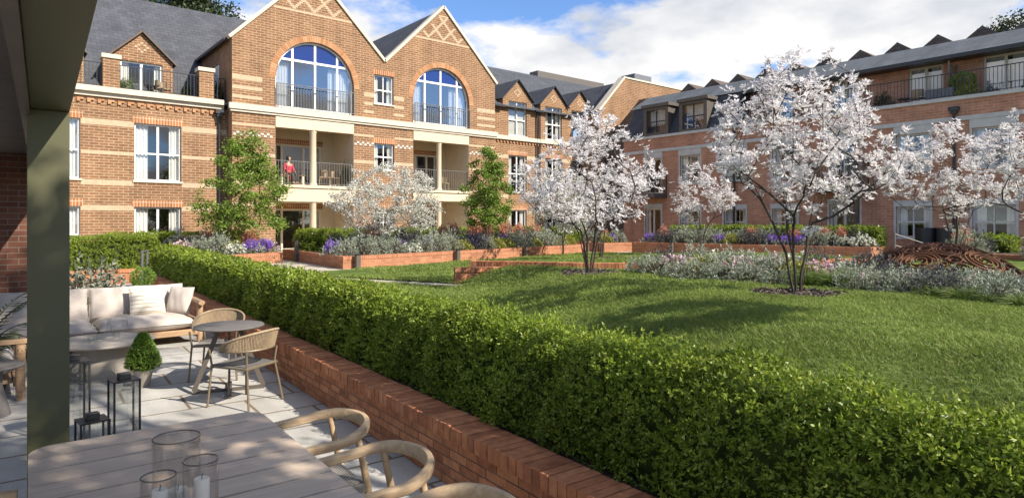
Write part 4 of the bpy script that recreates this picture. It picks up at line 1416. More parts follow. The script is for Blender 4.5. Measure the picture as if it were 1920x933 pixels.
ud = Vector((.056, 1, 0)).normalized()
hedge('long clipped green hedge on top of the terrace retaining wall', wallx(-1.5) + .30, -1.5, ud.x, ud.y, 22.7, .58, ZW - .02, 1.17,
      lambda d: 1700 if d < 4 else max(260, 1700 * (4 / d) ** 1.2), lambda d: .026 * max(1, (d / 4) ** .60), seed=11, wob=.034, rnd=.17)
hedge('clipped hedge crossing the far end of the terrace behind the sofa', -4.5, 23.3, 1, 0, 0.01 + 8.4, .01, ZW, ZW + .02, 1, .05) if False else None
hedge('clipped hedge crossing behind the terrace above the low brick wall', 4.35, 23.32, -1, 0, 9.0, .9, ZW - .02, 1.42, 260, .06, seed=12)
dns = 190
hedge('low clipped hedge at the foot of the left wing under its window', 8.6, 26.6, -1, 0, 5.2, .6, .5, 1.45, dns, .07, seed=13)
hedge('low clipped hedge at the back of the long brick planter', 9.35, 22.1, .988, .155, 13.2, .62, .8, 1.56, dns, .075, seed=14) if False else None
h0 = hedge('low clipped hedge along the back of the long brick planter', 22.3, 24.4, -.9965, -.083, 13.2, .7, .8, 1.58, dns, .075, seed=14)
hedge('bright clipped hedge along the back of the planter before the mansard building', 26.1, 19.0, .04, -.9992, 9.2, .7, .9, 1.66, dns, .08, seed=15)
hedge('short clipped hedge in the far corner planter', 24.9, 24.3, -.98, -.2, 2.2, .6, .85, 1.6, dns, .08, seed=16)
hedge('small clipped box hedge just left of the rightmost ground floor window', 25.6, 6.9, 0, -1, 1.35, .7, .7, 1.42, dns, .075, seed=17)
hedge('small clipped box hedge at the right edge below the last window', 25.0, 4.45, .15, -.98, 3.0, .8, .7, 1.5, dns, .075, seed=18)


# ------------------------------------------------------------------ shrubs and flowers
def dome_points(n, rx, h, r, shell=.55):
    a = r.uniform(0, 2 * PI, n); u = r.random(n); el = np.arcsin(u)
    rad = shell + (1 - shell) * r.random(n) ** .6
    rad *= 1 + .16 * np.sin(3 * a + 1.3) * np.cos(2 * el) + .10 * np.sin(7 * a + el * 5)
    D = np.stack([np.cos(a) * np.cos(el), np.sin(a) * np.cos(el), np.sin(el)], 1)
    return D * rad[:, None] * np.array([rx, rx, h]), D


def sprigs(P, D, k, L, Wd, r, spread=.6):
    n = len(P)
    PP = np.repeat(P, k, 0); AX = np.repeat(D, k, 0)
    t = np.tile(np.linspace(0, 1, k), n)[:, None]
    DD = unit(AX + r.normal(0, spread, (n * k, 3)))
    PP = PP + AX * t * L * 1.3
    s = L * r.uniform(.7, 1.2, n * k)
    return leaf_quads(PP, DD, s, s * Wd, .15, r)


def stems_quads(n, rx, h, r, w=.006):
    a = r.uniform(0, 2 * PI, n); rr = rx * r.random(n) ** .5
    B = np.stack([np.cos(a) * rr * .3, np.sin(a) * rr * .3, 0 * a], 1)
    T = np.stack([np.cos(a) * rr, np.sin(a) * rr, h * (1 - .4 * (rr / rx) ** 2) * r.uniform(.8, 1, n)], 1)
    s = unit(np.cross(T - B, r.normal(size=(n, 3)))) * w
    return np.stack([B - s, B + s, T + s * .6, T - s * .6], 1), T, unit(T - B)


PROTO = {}


def proto(kind, var, seed):
    r = np.random.default_rng(seed)
    root = thing(kind, 'x', 'shrub')
    if kind in ('silver_shrub', 'dusky_shrub'):
        P, D = dome_points(190, .42, .55, r)
        ax = unit(D + np.array([0, 0, .55]) + r.normal(0, .25, (len(P), 3)))
        q = sprigs(P, ax, 9, .060, .30, r, .55)
        quads_obj('foliage', q, 'silver_leaf' if kind == 'silver_shrub' else 'dusk_leaf', root)
        st, _, _ = stems_quads(60, .36, .5, r, .004); quads_obj('stems', st, 'bark_brown', root)
    elif kind == 'purple_salvia':
        P, D = dome_points(60, .30, .26, r); quads_obj('foliage', sprigs(P, unit(D + [0, 0, .4]), 8, .07, .3, r), 'green_blade' if var else 'silver_leaf', root)
        st, T, ax = stems_quads(46, .26, .46, r, .004)
        quads_obj('stems', st, 'green_blade', root)
        k = 34; PP = np.repeat(T, k, 0) - np.repeat(ax, k, 0) * np.tile(np.linspace(0, .2, k), len(T))[:, None]
        DD = unit(np.repeat(ax, k, 0) * .5 + r.normal(0, .7, (len(PP), 3)))
        quads_obj('blossom', leaf_quads(PP, DD, .032, .018, .1, r), 'purple_flower', root)
    elif kind == 'coral_plume':
        st, T, ax = stems_quads(60, .26, .70, r, .004); quads_obj('stems', st, 'coral_flower', root)
        k = 22; PP = np.repeat(T, k, 0) - np.repeat(ax, k, 0) * (np.tile(np.linspace(0, 1, k), len(T)) * .42)[:, None] + r.normal(0, .018, (len(T) * k, 3))
        DD = unit(np.repeat(ax, k, 0) * .8 + r.normal(0, .6, (len(PP), 3)))
        quads_obj('blossom', leaf_quads(PP, DD, .065, .024, .1, r), 'coral_flower', root)
        P, D = dome_points(40, .24, .24, r); quads_obj('foliage', sprigs(P, unit(D + [0, 0, .4]), 7, .08, .4, r), 'dusk_leaf', root)
    elif kind in ('lime_shrub', 'white_shrub', 'pink_geranium'):
        P, D = dome_points(110, .36, .34, r); ax = unit(D + np.array([0, 0, .5]))
        quads_obj('foliage', sprigs(P, ax, 8, .06, .34, r), {'lime_shrub': 'lime_leaf', 'white_shrub': 'silver_leaf', 'pink_geranium': 'green_blade'}[kind], root)
        P, D = dome_points(120, .38, .40, r, .9); P = P[D[:, 2] > .25]
        k = 6; PP = np.repeat(P, k, 0); DD = unit(r.normal(0, 1, (len(PP), 3)) + [0, 0, .6])
        quads_obj('blossom', leaf_quads(PP, DD, .056, .04, .1, r), {'lime_shrub': 'lime_leaf', 'white_shrub': 'white_flower', 'pink_geranium': 'pink_flower'}[kind], root)
    elif kind == 'grass_clump':
        n = 260; a = r.uniform(0, 2 * PI, n); t = r.uniform(0.1, 1.1, n)
        D = np.stack([np.cos(a) * np.sin(t), np.sin(a) * np.sin(t), np.cos(t)], 1)
        P = np.stack([np.cos(a) * .05, np.sin(a) * .05, 0 * a], 1)
        quads_obj('blades', blade_quads(P, D, r.uniform(.25, .48, n), .006, .0015, .9, r), 'green_blade', root)
    elif kind == 'leafy_shrub':
        P, D = dome_points(330, .5, .95, r); quads_obj('foliage', sprigs(P, unit(D + [0, 0, .3]), 6, .085, .42, r, .7), ['dark_leaf', 'dusk_leaf', 'sage_leaf'][var], root)
        st, _, _ = stems_quads(40, .4, .8, r, .007); quads_obj('stems', st, 'bark_brown', root)
    elif kind == 'box_ball':
        P, D = dome_points(420, .36, .36, r, .9); P2 = np.concatenate([P, P * [1, 1, -1]]); D2 = np.concatenate([D, D * [1, 1, -1]])
        quads_obj('foliage', sprigs(P2 + [0, 0, .36], D2, 6, .05, .5, r), 'lime_leaf' if var else 'box_leaf', root)
    root['used'] = 0
    return root


WORD = {'silver_shrub': 'silvery shrub', 'dusky_shrub': 'dark dusky shrub', 'purple_salvia': 'purple flower clump', 'coral_plume': 'coral red plume clump',
        'lime_shrub': 'yellow green mound', 'white_shrub': 'cream white flower mound', 'pink_geranium': 'pale pink flower drift', 'grass_clump': 'arching green grass tuft', 'leafy_shrub': 'tall dark leafy shrub', 'box_ball': 'clipped green ball'}
CATW = {'silver_shrub': 'shrub', 'dusky_shrub': 'shrub', 'purple_salvia': 'blossom', 'coral_plume': 'blossom', 'lime_shrub': 'shrub', 'white_shrub': 'blossom', 'pink_geranium': 'blossom', 'grass_clump': 'grass tuft', 'leafy_shrub': 'shrub', 'box_ball': 'topiary'}
GRP = {'silver_shrub': 'silvery shrubs in the beds', 'dusky_shrub': 'dark dusky shrubs in the beds', 'purple_salvia': 'purple flower clumps', 'coral_plume': 'coral plume clumps', 'lime_shrub': 'yellow green mounds', 'white_shrub': 'cream white flower mounds', 'pink_geranium': 'pale pink flower drifts', 'grass_clump': 'green grass tufts', 'leafy_shrub': 'leafy shrubs', 'box_ball': 'clipped balls'}
PLANTS = []


def plant(kind, x, y, z, s, bed, var=0, hs=1.0):
    vs = 3 if kind in ('silver_shrub', 'dusky_shrub') else 2
    v = random.randrange(vs)
    key = (kind, v, var)
    if key not in PROTO: PROTO[key] = proto(kind, var, 100 + len(PROTO) * 7); o = PROTO[key]; o['used'] = 1
    else: o = dup(PROTO[key], (0, 0, 0))
    if 'used' in o: del o['used']
    o.location = (x, y, z); o.rotation_euler = (0, 0, random.uniform(0, 6.28)); o.scale = (s, s, s * hs)
    o['category'] = CATW[kind]; o['group'] = GRP[kind]
    PLANTS.append((o, kind, bed))
    return o


def zone(x, y, bed): return None


# long planter: rows along its front edge
L1 = Vector((P1B[0] - P1A[0], P1B[1] - P1A[1], 0)); L1n = L1.normalized(); N1 = Vector((-L1n.y, L1n.x, 0))


def p1(t, dn): v = Vector((*P1A, 0)) + L1n * t + N1 * dn; return v.x, v.y


T1_ = L1.length
seq = ['silver_shrub', 'silver_shrub', 'silver_shrub', 'silver_shrub', 'white_shrub', 'silver_shrub', 'silver_shrub', 'silver_shrub', 'lime_shrub', 'dusky_shrub', 'silver_shrub', 'lime_shrub', 'lime_shrub', 'silver_shrub', 'silver_shrub', 'lime_shrub', 'silver_shrub', 'silver_shrub', 'lime_shrub', 'lime_shrub', 'lime_shrub', 'silver_shrub']
t = .55
i = 0
BED1 = 'front row of the long planter'
while t < T1_ - .3:
    k = seq[i % len(seq)]; s = random.uniform(.9, 1.2)
    plant(k, *p1(t, .52 + random.uniform(-.06, .1)), .80, s, BED1, hs=1.05); t += .66; i += 1
for t, k, dn, s in ((.6, 'purple_salvia', 1.3, 1.1), (1.5, 'dusky_shrub', 1.3, 1.1), (2.3, 'silver_shrub', 1.25, 1.1), (3.1, 'purple_salvia', 1.05, 1.05), (3.9, 'dusky_shrub', 1.3, 1.1), (4.6, 'purple_salvia', 1.1, 1.1), (5.2, 'silver_shrub', 1.3, 1.1),
                    (6.1, 'silver_shrub', 1.3, 1.2), (6.9, 'purple_salvia', .95, 1.25), (7.4, 'purple_salvia', .9, 1.25), (8.0, 'dusky_shrub', 1.3, 1.1), (8.6, 'purple_salvia', 1.3, 1.15), (9.2, 'purple_salvia', 1.35, 1.15), (9.9, 'silver_shrub', 1.3, 1.15), (10.8, 'dusky_shrub', 1.3, 1.1), (11.6, 'silver_shrub', 1.3, 1.1), (12.4, 'silver_shrub', 1.3, 1.1), (13.2, 'purple_salvia', 1.0, 1.0)):
    plant(k, *p1(t, dn), .80, s * 1.1, 'second row of the long planter', hs=1.1)
for t, s in ((3.0, 1.2), (6.4, 1.1), (7.2, 1.2), (8.4, 1.3), (9.0, 1.2), (10.6, 1.25), (11.4, 1.15), (13.0, 1.1)):
    plant('coral_plume', *p1(t, 2.2 + random.uniform(-.2, .2)), .80, s * 1.15, 'back row of the long planter', hs=1.25)
for t in (1.4, 2.2, 4.2, 5.0, 5.8, 7.9, 9.7, 12.2):
    plant('dusky_shrub', *p1(t, 2.15), .80, random.uniform(1.1, 1.3), 'back row of the long planter', hs=1.05)

# planter before the mansard building
B2 = 'right planter'
y = 18.8; i = 0
seq2 = ['purple_salvia', 'dusky_shrub', 'dusky_shrub', 'silver_shrub', 'silver_shrub', 'silver_shrub', 'purple_salvia', 'lime_shrub', 'dusky_shrub', 'dusky_shrub', 'purple_salvia', 'purple_salvia', 'purple_salvia', 'silver_shrub', 'silver_shrub', 'white_shrub', 'white_shrub', 'white_shrub']
while y > 9.9:
    xf = 23.5 + (19.3 - y) * .187
    plant(seq2[min(i, len(seq2) - 1)], xf + .15, y, .95, random.uniform(1.0, 1.25), 'front row of the ' + B2); y -= .54; i += 1
y = 18.6; i = 0
seq3 = ['coral_plume', 'dusky_shrub', 'silver_shrub', 'dusky_shrub', 'silver_shrub', 'silver_shrub', 'silver_shrub', 'coral_plume', 'silver_shrub', 'dusky_shrub', 'coral_plume', 'dusky_shrub', 'coral_plume', 'coral_plume', 'dusky_shrub', 'dusky_shrub', 'dusky_shrub']
while y > 10.1:
    xf = 24.4 + (19.3 - y) * .15
    plant(seq3[min(i, len(seq3) - 1)], xf, y, .95, random.uniform(1.0, 1.2), 'back row of the ' + B2, hs=1.05); y -= .58; i += 1
for x, y, k in ((23.2, 21.1, 'lime_shrub'), (23.8, 21.2, 'purple_salvia'), (24.3, 21.3, 'silver_shrub'), (23.4, 22.2, 'silver_shrub'), (24.5, 22.4, 'coral_plume'), (24.0, 22.1, 'silver_shrub')):
    plant(k, x, y, .86, 1.15, 'far corner planter')
for x, y, k, s in ((7.55, 22.75, 'purple_salvia', 1.25), (7.05, 22.5, 'purple_salvia', 1.3), (6.5, 22.45, 'white_shrub', 1.0), (7.3, 23.5, 'coral_plume', 1.25), (7.75, 23.2, 'pink_geranium', 1.2), (6.7, 23.4, 'lime_shrub', 1.1), (6.2, 23.4, 'silver_shrub', 1.2), (6.6, 24.4, 'silver_shrub', 1.2), (6.4, 25.4, 'coral_plume', 1.3), (5.9, 24.4, 'dusky_shrub', 1.2), (5.4, 24.9, 'dusky_shrub', 1.3), (5.1, 23.6, 'pink_geranium', 1.1), (7.2, 24.9, 'box_ball', 1.1), (5.6, 23.4, 'silver_shrub', 1.0)):
    plant(k, x, y, .80, s, 'small planter beyond the hedge', var=1 if k == 'box_ball' else 0)
# flower bed behind the crest of the lawn
BF = 'lawn bed'
random.seed(21)
for y in np.arange(8.6, 5.2, -.50):
    xf = float(bed_front(y)) + .40 + random.uniform(-.1, .15)
    k = random.choice(['silver_shrub', 'silver_shrub', 'dusky_shrub', 'silver_shrub', 'lime_shrub'])
    if y > 8.1: k = 'silver_shrub'
    plant(k, xf, y, float(lawn_h(xf, y)) - .03, random.uniform(.62, 1.0), 'front row of the ' + BF, hs=.72)
for y in np.arange(8.4, 5.0, -.36):
    x = float(bed_front(y)) + 1.0
    plant(random.choice(['pink_geranium', 'pink_geranium', 'white_shrub', 'silver_shrub', 'dusky_shrub', 'lime_shrub']), x, y, .86, random.uniform(.85, 1.05), 'middle row of the ' + BF, hs=.9)
for y in np.arange(8.0, 4.6, -.42):
    x = float(bed_front(y)) + 1.8
    plant(random.choice(['pink_geranium', 'white_shrub', 'silver_shrub', 'dusky_shrub']), x, y, .87, random.uniform(.9, 1.05), 'back row of the ' + BF, hs=.95)
for x, y in ((10.6, 5.15), (10.75, 4.75), (11.3, 4.9)):
    plant('grass_clump', x, y, .85, 1.0, 'gap in the flower beds')
# bed round the dome
BD = 'dome bed'
for y in np.arange(4.35, 1.0, -.40):
    xf = float(bed_front(y)) + .42
    k = 'silver_shrub' if y > 3.5 else random.choice(['dusky_shrub', 'silver_shrub', 'silver_shrub', 'grass_clump', 'pink_geranium'])
    if 2.9 < y < 3.5: k = 'dusky_shrub'
    plant(k, xf, y, float(lawn_h(xf, y)) - .03, random.uniform(.75, .9), 'front row of the ' + BD, hs=.85)
for y in np.arange(4.7, .6, -.42):
    x = float(bed_front(y)) + 1.0
    plant(random.choice(['silver_shrub', 'dusky_shrub', 'silver_shrub', 'pink_geranium']), x, y, .85, random.uniform(.75, .9), 'middle row of the ' + BD, hs=.75)
for y in np.arange(5.0, .2, -.46):
    x = float(bed_front(y)) + 1.75
    plant(random.choice(['dusky_shrub', 'silver_shrub', 'pink_geranium', 'dusky_shrub']), x, y, .85, random.uniform(.7, .85), 'third row of the ' + BD, hs=.65)
for y in np.arange(5.4, .6, -.5):
    x = float(bed_front(y)) + 2.6
    plant(random.choice(['silver_shrub', 'dusky_shrub']), x, y, .85, random.uniform(.6, .75), 'back row of the ' + BD, hs=.62)
for y in np.arange(3.1, 1.2, -.33):
    plant('grass_clump', float(bed_front(y)) + .10, y, float(lawn_h(9.7, y)) - .02, random.uniform(.45, .65), 'lawn edge of the ' + BD)
# beyond the dome
for x, y, k in ((22.2, 6.0, 'silver_shrub'), (22.8, 6.3, 'coral_plume'), (23.3, 6.1, 'dusky_shrub'), (22.0, 4.2, 'silver_shrub'), (22.0, 3.6, 'silver_shrub'), (22.1, 3.0, 'purple_salvia'), (22.2, 2.5, 'purple_salvia'), (22.8, 4.0, 'silver_shrub'), (22.9, 3.3, 'silver_shrub'), (22.7, 2.3, 'silver_shrub'), (24.6, 2.6, 'lime_shrub')):
    plant(k, x, y, .95, 1.2, 'bed below the right hand facade')
plant('leafy_shrub', 1.50, 13.6, 0, 1.15, 'terrace behind the sofa', 2)
plant('box_ball', 3.05, 18.2, .30, .62, 'terrace end', 0)

ORD = ['', 'first', 'second', 'third', 'fourth', 'fifth', 'sixth', 'seventh', 'eighth', 'ninth', 'tenth', 'eleventh', 'twelfth', 'thirteenth', 'fourteenth', 'fifteenth', 'sixteenth']
byk = {}
for o, k, bed in PLANTS: byk.setdefault((k, bed), []).append(o)
for (k, bed), L_ in byk.items():
    L_.sort(key=lambda o: proj(*o.location)[0])
    for i_, o in enumerate(L_):
        if len(L_) == 1: o['label'] = '%s in the %s' % (WORD[k], bed)
        elif i_ == 0: o['label'] = 'leftmost %s, %s' % (WORD[k], bed)
        elif i_ == len(L_) - 1: o['label'] = 'rightmost %s, %s' % (WORD[k], bed)
        else: o['label'] = '%s %s from the left, %s' % (ORD[i_ + 1], WORD[k], bed)


# ------------------------------------------------------------------ trees grown towards points in their crown
def grow(targets, stems, r, step=.22, r0=.006, rexp=.42, vase=0.35):
    """stems: list of polylines. returns tubes (points, radii)"""
    nodes = []; par = []
    for st in stems:
        p = -1
        for q in st:
            nodes.append(np.array(q, float)); par.append(p); p = len(nodes) - 1
    tips = []
    base = np.array(stems[0][0], float)
    order = np.argsort(np.linalg.norm(targets - base, axis=1))
    for ti in order:
        t = targets[ti]
        A = np.array(nodes); d = np.linalg.norm(A - t, axis=1)
        hz = np.linalg.norm(A[:, :2] - t[:2], axis=1)
        cost = d + vase * np.maximum(0, .75 * hz - (t[2] - A[:, 2])) + .9 * np.maximum(0, A[:, 2] - t[2] + .1)
        cost[[i for i, p in enumerate(par) if p == -1]] += 5
        n0 = int(np.argmin(cost)); a = nodes[n0]
        L = np.linalg.norm(t - a); k = max(1, int(L / step)); p = n0
        if par[n0] >= 0:
            d0 = unit(a - nodes[par[n0]])
        else: d0 = np.array([0, 0, 1.])
        ctrl = a + d0 * L * .38 + np.array([0, 0, .06 * L])
        for j in range(1, k + 1):
            s = j / k; q = (1 - s) ** 2 * a + 2 * s * (1 - s) * ctrl + s * s * t
            if j < k: q = q + r.normal(0, .016, 3)
            nodes.append(q); par.append(p); p = len(nodes) - 1
        tips.append(p)
    n = len(nodes); cnt = np.zeros(n); ch = [[] for _ in range(n)]
    for i, p in enumerate(par):
        if p >= 0: ch[p].append(i)
    for i in range(n - 1, -1, -1):
        if not ch[i]: cnt[i] = 1
    order = sorted(range(n), key=lambda i: -i)
    for i in order:
        if par[i] >= 0: cnt[par[i]] += cnt[i]
    rad = r0 * cnt ** rexp
    tubes = []
    for i in range(n):
        p = par[i]
        main = p >= 0 and max(ch[p], key=lambda c: cnt[c]) == i
        if main: continue
        line = [] if p < 0 else [p]
        c = i
        while True:
            line.append(c)
            if not ch[c]: break
            c = max(ch[c], key=lambda q: cnt[q])
        if len(line) > 1: tubes.append(([nodes[q] for q in line], [min(rad[q], rad[line[1]] * 1.15) for q in line]))
    return tubes, np.array(nodes), np.array(par), rad


def crown_targets(n, c, R, r, clump=9, hollow=.35, zsq=1.0, sig=.42, base=.16):
    cl = []
    while len(cl) < clump:
        v = r.uniform(-1, 1, 3)
        if .45 < np.linalg.norm(v) < .95: cl.append(v)
    cl = np.array(cl); out = []
    while len(out) < n:
        v = r.uniform(-1, 1, 3); L = np.linalg.norm(v)
        if L > 1 or L < hollow: continue
        dmin = np.min(np.linalg.norm(cl - v, axis=1))
        if r.random() < math.exp(-(dmin / sig) ** 2) + base: out.append(v)
    return np.array(c) + np.array(out) * np.array(R)


def stem_lines(k, h, spread, r, lean=0):
    S_ = []
    for i in range(k):
        a = 2 * PI * (i + r.uniform(-.25, .25)) / k; sp = spread * r.uniform(.6, 1.2)
        b0 = np.array([math.cos(a) * .05 * (k > 1), math.sin(a) * .05 * (k > 1), 0])
        P = [b0]
        for j in range(1, 6):
            t = j / 5
            P.append(b0 + np.array([math.cos(a) * sp * t ** 1.5, math.sin(a) * sp * t ** 1.5, h * t]) + r.normal(0, .014, 3))
        S_.append([tuple(p) for p in P])
    return S_


def tree_tubes(tubes, n=7):
    mb = MB()
    for P, R in tubes: mb.tube(P, R, n if max(R) > .02 else 5, cap=False)
    return mb


def blossom_tree(label, x, y, z, h, cr_, zc, seed, stems=4, nt=230, nf=3, fl=.062, group='white blossom trees', bare=.62, mulch=None, taper=.35):
    r = np.random.default_rng(seed)
    root = thing('blossom_tree', label, 'tree', (x, y, z), 0, group)
    c = (0, 0, zc); R = (cr_, cr_, h - zc)
    T = crown_targets(nt, c, R, r, clump=int(nt / 17), hollow=.30, sig=.27, base=.035)
    f = 1 - taper * np.clip((T[:, 2] - zc) / (h - zc), 0, 1) ** 1.3
    T[:, 0] *= f; T[:, 1] *= f
    T = T[T[:, 2] > bare]
    T[:, 2] = np.where(T[:, 2] < zc, zc + (T[:, 2] - zc) * .75, T[:, 2])
    tubes, nodes, par, rad = grow(T, stem_lines(stems, zc * .72, .42, r), r, .2, .0044, .44, 1.3)
    tree_tubes(tubes).build('trunk', 'bark_dark', root, smooth=True)
    # flowers near the ends of the twigs
    tip = np.array([i for i in range(len(nodes)) if rad[i] < .0100])
    tip = tip[nodes[tip][:, 2] > bare + .3]
    sel = r.choice(tip, int(len(T) * nf * 1.9))
    Cn = nodes[sel] + r.normal(0, .05, (len(sel), 3))
    ax = unit(nodes[sel] - nodes[np.maximum(par[sel], 0)] + np.array([0, 0, .12]) + r.normal(0, .12, (len(sel), 3)))
    k = 10; AX = np.repeat(ax, k, 0); side = unit(np.cross(AX, r.normal(size=AX.shape)))
    open_ = np.repeat(r.uniform(.1, .9, len(sel)), k)[:, None]
    D = unit(side + AX * open_)
    s = fl * .82 * np.repeat(r.uniform(.55, 1.3, len(sel)), k) * r.uniform(.8, 1.15, len(AX))
    q = leaf_quads(np.repeat(Cn, k, 0), D, s, s * .27, .22, r)
    quads_obj('blossom', q, 'petal', root)
    if mulch: mulch_ring(label, x, y, mulch, seed)
    return root


def mulch_ring(tlabel, x, y, rad, seed):
    r = np.random.default_rng(seed + 50)
    n = int(1500 * rad); a = r.uniform(0, 2 * PI, n); q = rad * np.sqrt(r.random(n)) * (1 + .08 * np.sin(5 * a))
    X_, Y_ = x + q * np.cos(a), y + q * np.sin(a)
    P = np.stack([X_, Y_, lawn_h(X_, Y_) + .012 + .02 * r.random(n)], 1)
    D = unit(np.stack([r.normal(size=n), r.normal(size=n), r.normal(0, .28, n)], 1))
    mb = MB(); m_ = 40
    ring = [(x + rad * 1.0 * (1 + .08 * math.sin(10 * PI * i / m_)) * math.cos(2 * PI * i / m_), y + rad * (1 + .08 * math.sin(10 * PI * i / m_)) * math.sin(2 * PI * i / m_)) for i in range(m_)]
    for i in range(m_):
        p, p2 = ring[i], ring[(i + 1) % m_]
        mb.poly([(x, y, float(lawn_h(x, y)) + .014), (p[0], p[1], float(lawn_h(*p)) + .008), (p2[0], p2[1], float(lawn_h(*p2)) + .008)])
    o = mb.build('mulch_bed', 'soil', None, kind='stuff'); o['label'] = 'ring of dark bark mulch in the grass'; o['category'] = 'mulch'
    quads_obj('bark_chips', leaf_quads(P, D, r.uniform(.04, .085, n), r.uniform(.02, .035, n), .08, r), 'bark_chip', o)


blossom_tree('tall white blossom tree in a mulch ring on the near lawn, second from the right', 9.16, 4.57, .83, 3.62, 1.42, 2.15, 31, 6, 340, 4.4, .080, mulch=.66)
blossom_tree('broad white blossom tree standing before the curved brick edging', 9.69, 9.25, .83, 3.42, 1.60, 2.0, 32, 6, 330, 4.6, .074, mulch=.58)
blossom_tree('wide white blossom tree beyond the rusty dome, before the right hand facade', 19.87, 5.66, .75, 3.8, 2.0, 2.3, 33, 7, 300, 4.2, .086)
blossom_tree('small white blossom tree beside the planter of the mansard building', 22.0, 14.9, .70, 3.6, 1.5, 2.3, 34, 5, 220, 4.0, .09, mulch=.6)
blossom_tree('white blossom tree cut by the right edge of the picture', *at(1965, 12.6), .80, 3.7, 1.35, 2.2, 35, 4, 240, 4.2, .08)
blossom_tree('slender white blossom tree on the rear lawn, half behind the broad one', 16.57, 15.25, .66, 4.2, 1.6, 2.7, 36, 5, 200, 4.0, .09, mulch=.7)


def small_leaf_tree(label, x, y, z, h, cr_, zc, seed, mat, nt, ls, name, group, stems, r0=.005, k=26, bark='bark_brown', sp=.13, zs=1.0, bare=.7, ry=None):
    r = np.random.default_rng(seed)
    root = thing(name, label, 'tree', (x, y, z), 0, group)
    T = crown_targets(nt, (0, 0, zc), (cr_, ry or cr_, h - zc), r, clump=int(nt / 14), hollow=.15)
    T = T[T[:, 2] > bare]
    # narrower at the top
    f = 1 - .45 * np.clip((T[:, 2] - zc) / (h - zc), 0, 1) * zs
    T[:, 0] *= f; T[:, 1] *= f
    tubes, nodes, par, rad = grow(T, stem_lines(stems, zc * .62, .10 if stems > 1 else .02, r), r, .22, r0, .42)
    tree_tubes(tubes).build('trunk', bark, root, smooth=True)
    tip = np.array([i for i in range(len(nodes)) if rad[i] < r0 * 2.4 and nodes[i][2] > bare])
    sel = r.choice(tip, len(T) * 3)
    P = np.repeat(nodes[sel], k, 0) + r.normal(0, sp, (len(sel) * k, 3)) * np.array([1, 1, .62])
    D = unit(r.normal(size=P.shape) + np.array([0, 0, -.15]))
    s = ls * r.uniform(.7, 1.25, len(P))
    quads_obj('crown', leaf_quads(P, D, s, s * .55, .15, r), mat, root)
    return root


small_leaf_tree('young green tree with spreading crown before the left gable', 7.36, 24.38, .6, 4.95, 1.68, 2.35, 41, 'tree_leaf', 250, .10, 'green_tree', 'young green trees', 1, .0062, 23, sp=.12, zs=1.55, bare=1.1)
small_leaf_tree('slim green tree with narrow crown right of the second gable', 15.12, 19.94, .7, 4.1, 1.0, 2.3, 42, 'tree_leaf', 190, .085, 'green_tree', 'young green trees', 1, .0056, 27, sp=.10, zs=.9, bare=1.0)
small_leaf_tree('silvery white flowering pear between the two green trees', 10.73, 19.9, .75, 3.3, 1.95, 1.9, 43, 'pear_leaf', 330, .065, 'silver_tree', 'silvery flowering trees', 3, .0054, 19, 'bark_dark', .085, .3, .7)
small_leaf_tree('grey white flowering pear behind the broad blossom tree', 18.11, 18.77, .6, 3.7, 1.35, 2.2, 44, 'pear_leaf', 170, .085, 'silver_tree', 'silvery flowering trees', 3, .0055, 15, 'bark_dark', .12, .3, .7)
small_leaf_tree('tall dark tree rising behind the slate roof of the left wing', *at(345, 60), 0, 24.2, 4.6, 21.0, 45, 'dark_leaf', 190, .34, 'tall_tree', 'tall trees behind the roofs', 1, .03, 20, 'bark_dark', .5, .2, 6)
small_leaf_tree('tall dark tree rising behind the right hand roof', *at(1902, 54), 0, 19.4, 2.3, 17.6, 46, 'dark_leaf', 110, .26, 'tall_tree', 'tall trees behind the roofs', 1, .03, 20, 'bark_dark', .5, .2, 6)

# ------------------------------------------------------------------ openwork dome of rusted steel scrolls
r = np.random.default_rng(5)
RD = 2.02; CW = 1.46; ch_ = .64
dm = thing('dome_sculpture', 'low openwork dome of rusted steel rings and scrolls among the shrubs', 'sculpture', (14.92, 4.56, .86))
mb = MB()
amax = math.asin(CW / RD)


def on_dome(th, ph, off=0):
    return Vector(((RD + off) * math.sin(th) * math.cos(ph), (RD + off) * math.sin(th) * math.sin(ph), (RD + off) * math.cos(th) - (RD - ch_)))


circ = []
for rad_try, cnt_ in ((.34, 9), (.24, 16), (.17, 34), (.12, 70), (.08, 140), (.052, 240)):
    for _ in range(cnt_ * 14):
        th = math.acos(1 - r.random() * (1 - math.cos(amax - rad_try / RD))); ph = r.uniform(0, 2 * PI)
        p = on_dome(th, ph)
        if all((p - q).length > rr + rad_try * .97 for q, rr, _, _ in circ):
            circ.append((p, rad_try, th, ph))
            if sum(1 for c in circ if c[1] == rad_try) >= cnt_: break


def strip(P, Nn, w, tck):
    base = len(mb.v); k = len(P)
    for p, n_, s_ in P_iter(P, Nn):
        for a, b_ in ((0, 0), (1, 0), (1, 1), (0, 1)):
            mb.v.append(tuple(p - n_ * (w * b_) + s_ * (tck * (a - .5))))
    for i in range(k - 1):
        a = base + 4 * i
        for j in range(4): mb.f.append((a + j, a + (j + 1) % 4, a + 4 + (j + 1) % 4, a + 4 + j))


def P_iter(P, Nn):
    k = len(P)
    for i in range(k):
        d = (P[min(i + 1, k - 1)] - P[max(i - 1, 0)]).normalized(); s_ = d.cross(Nn[i]).normalized()
        yield P[i], Nn[i], s_


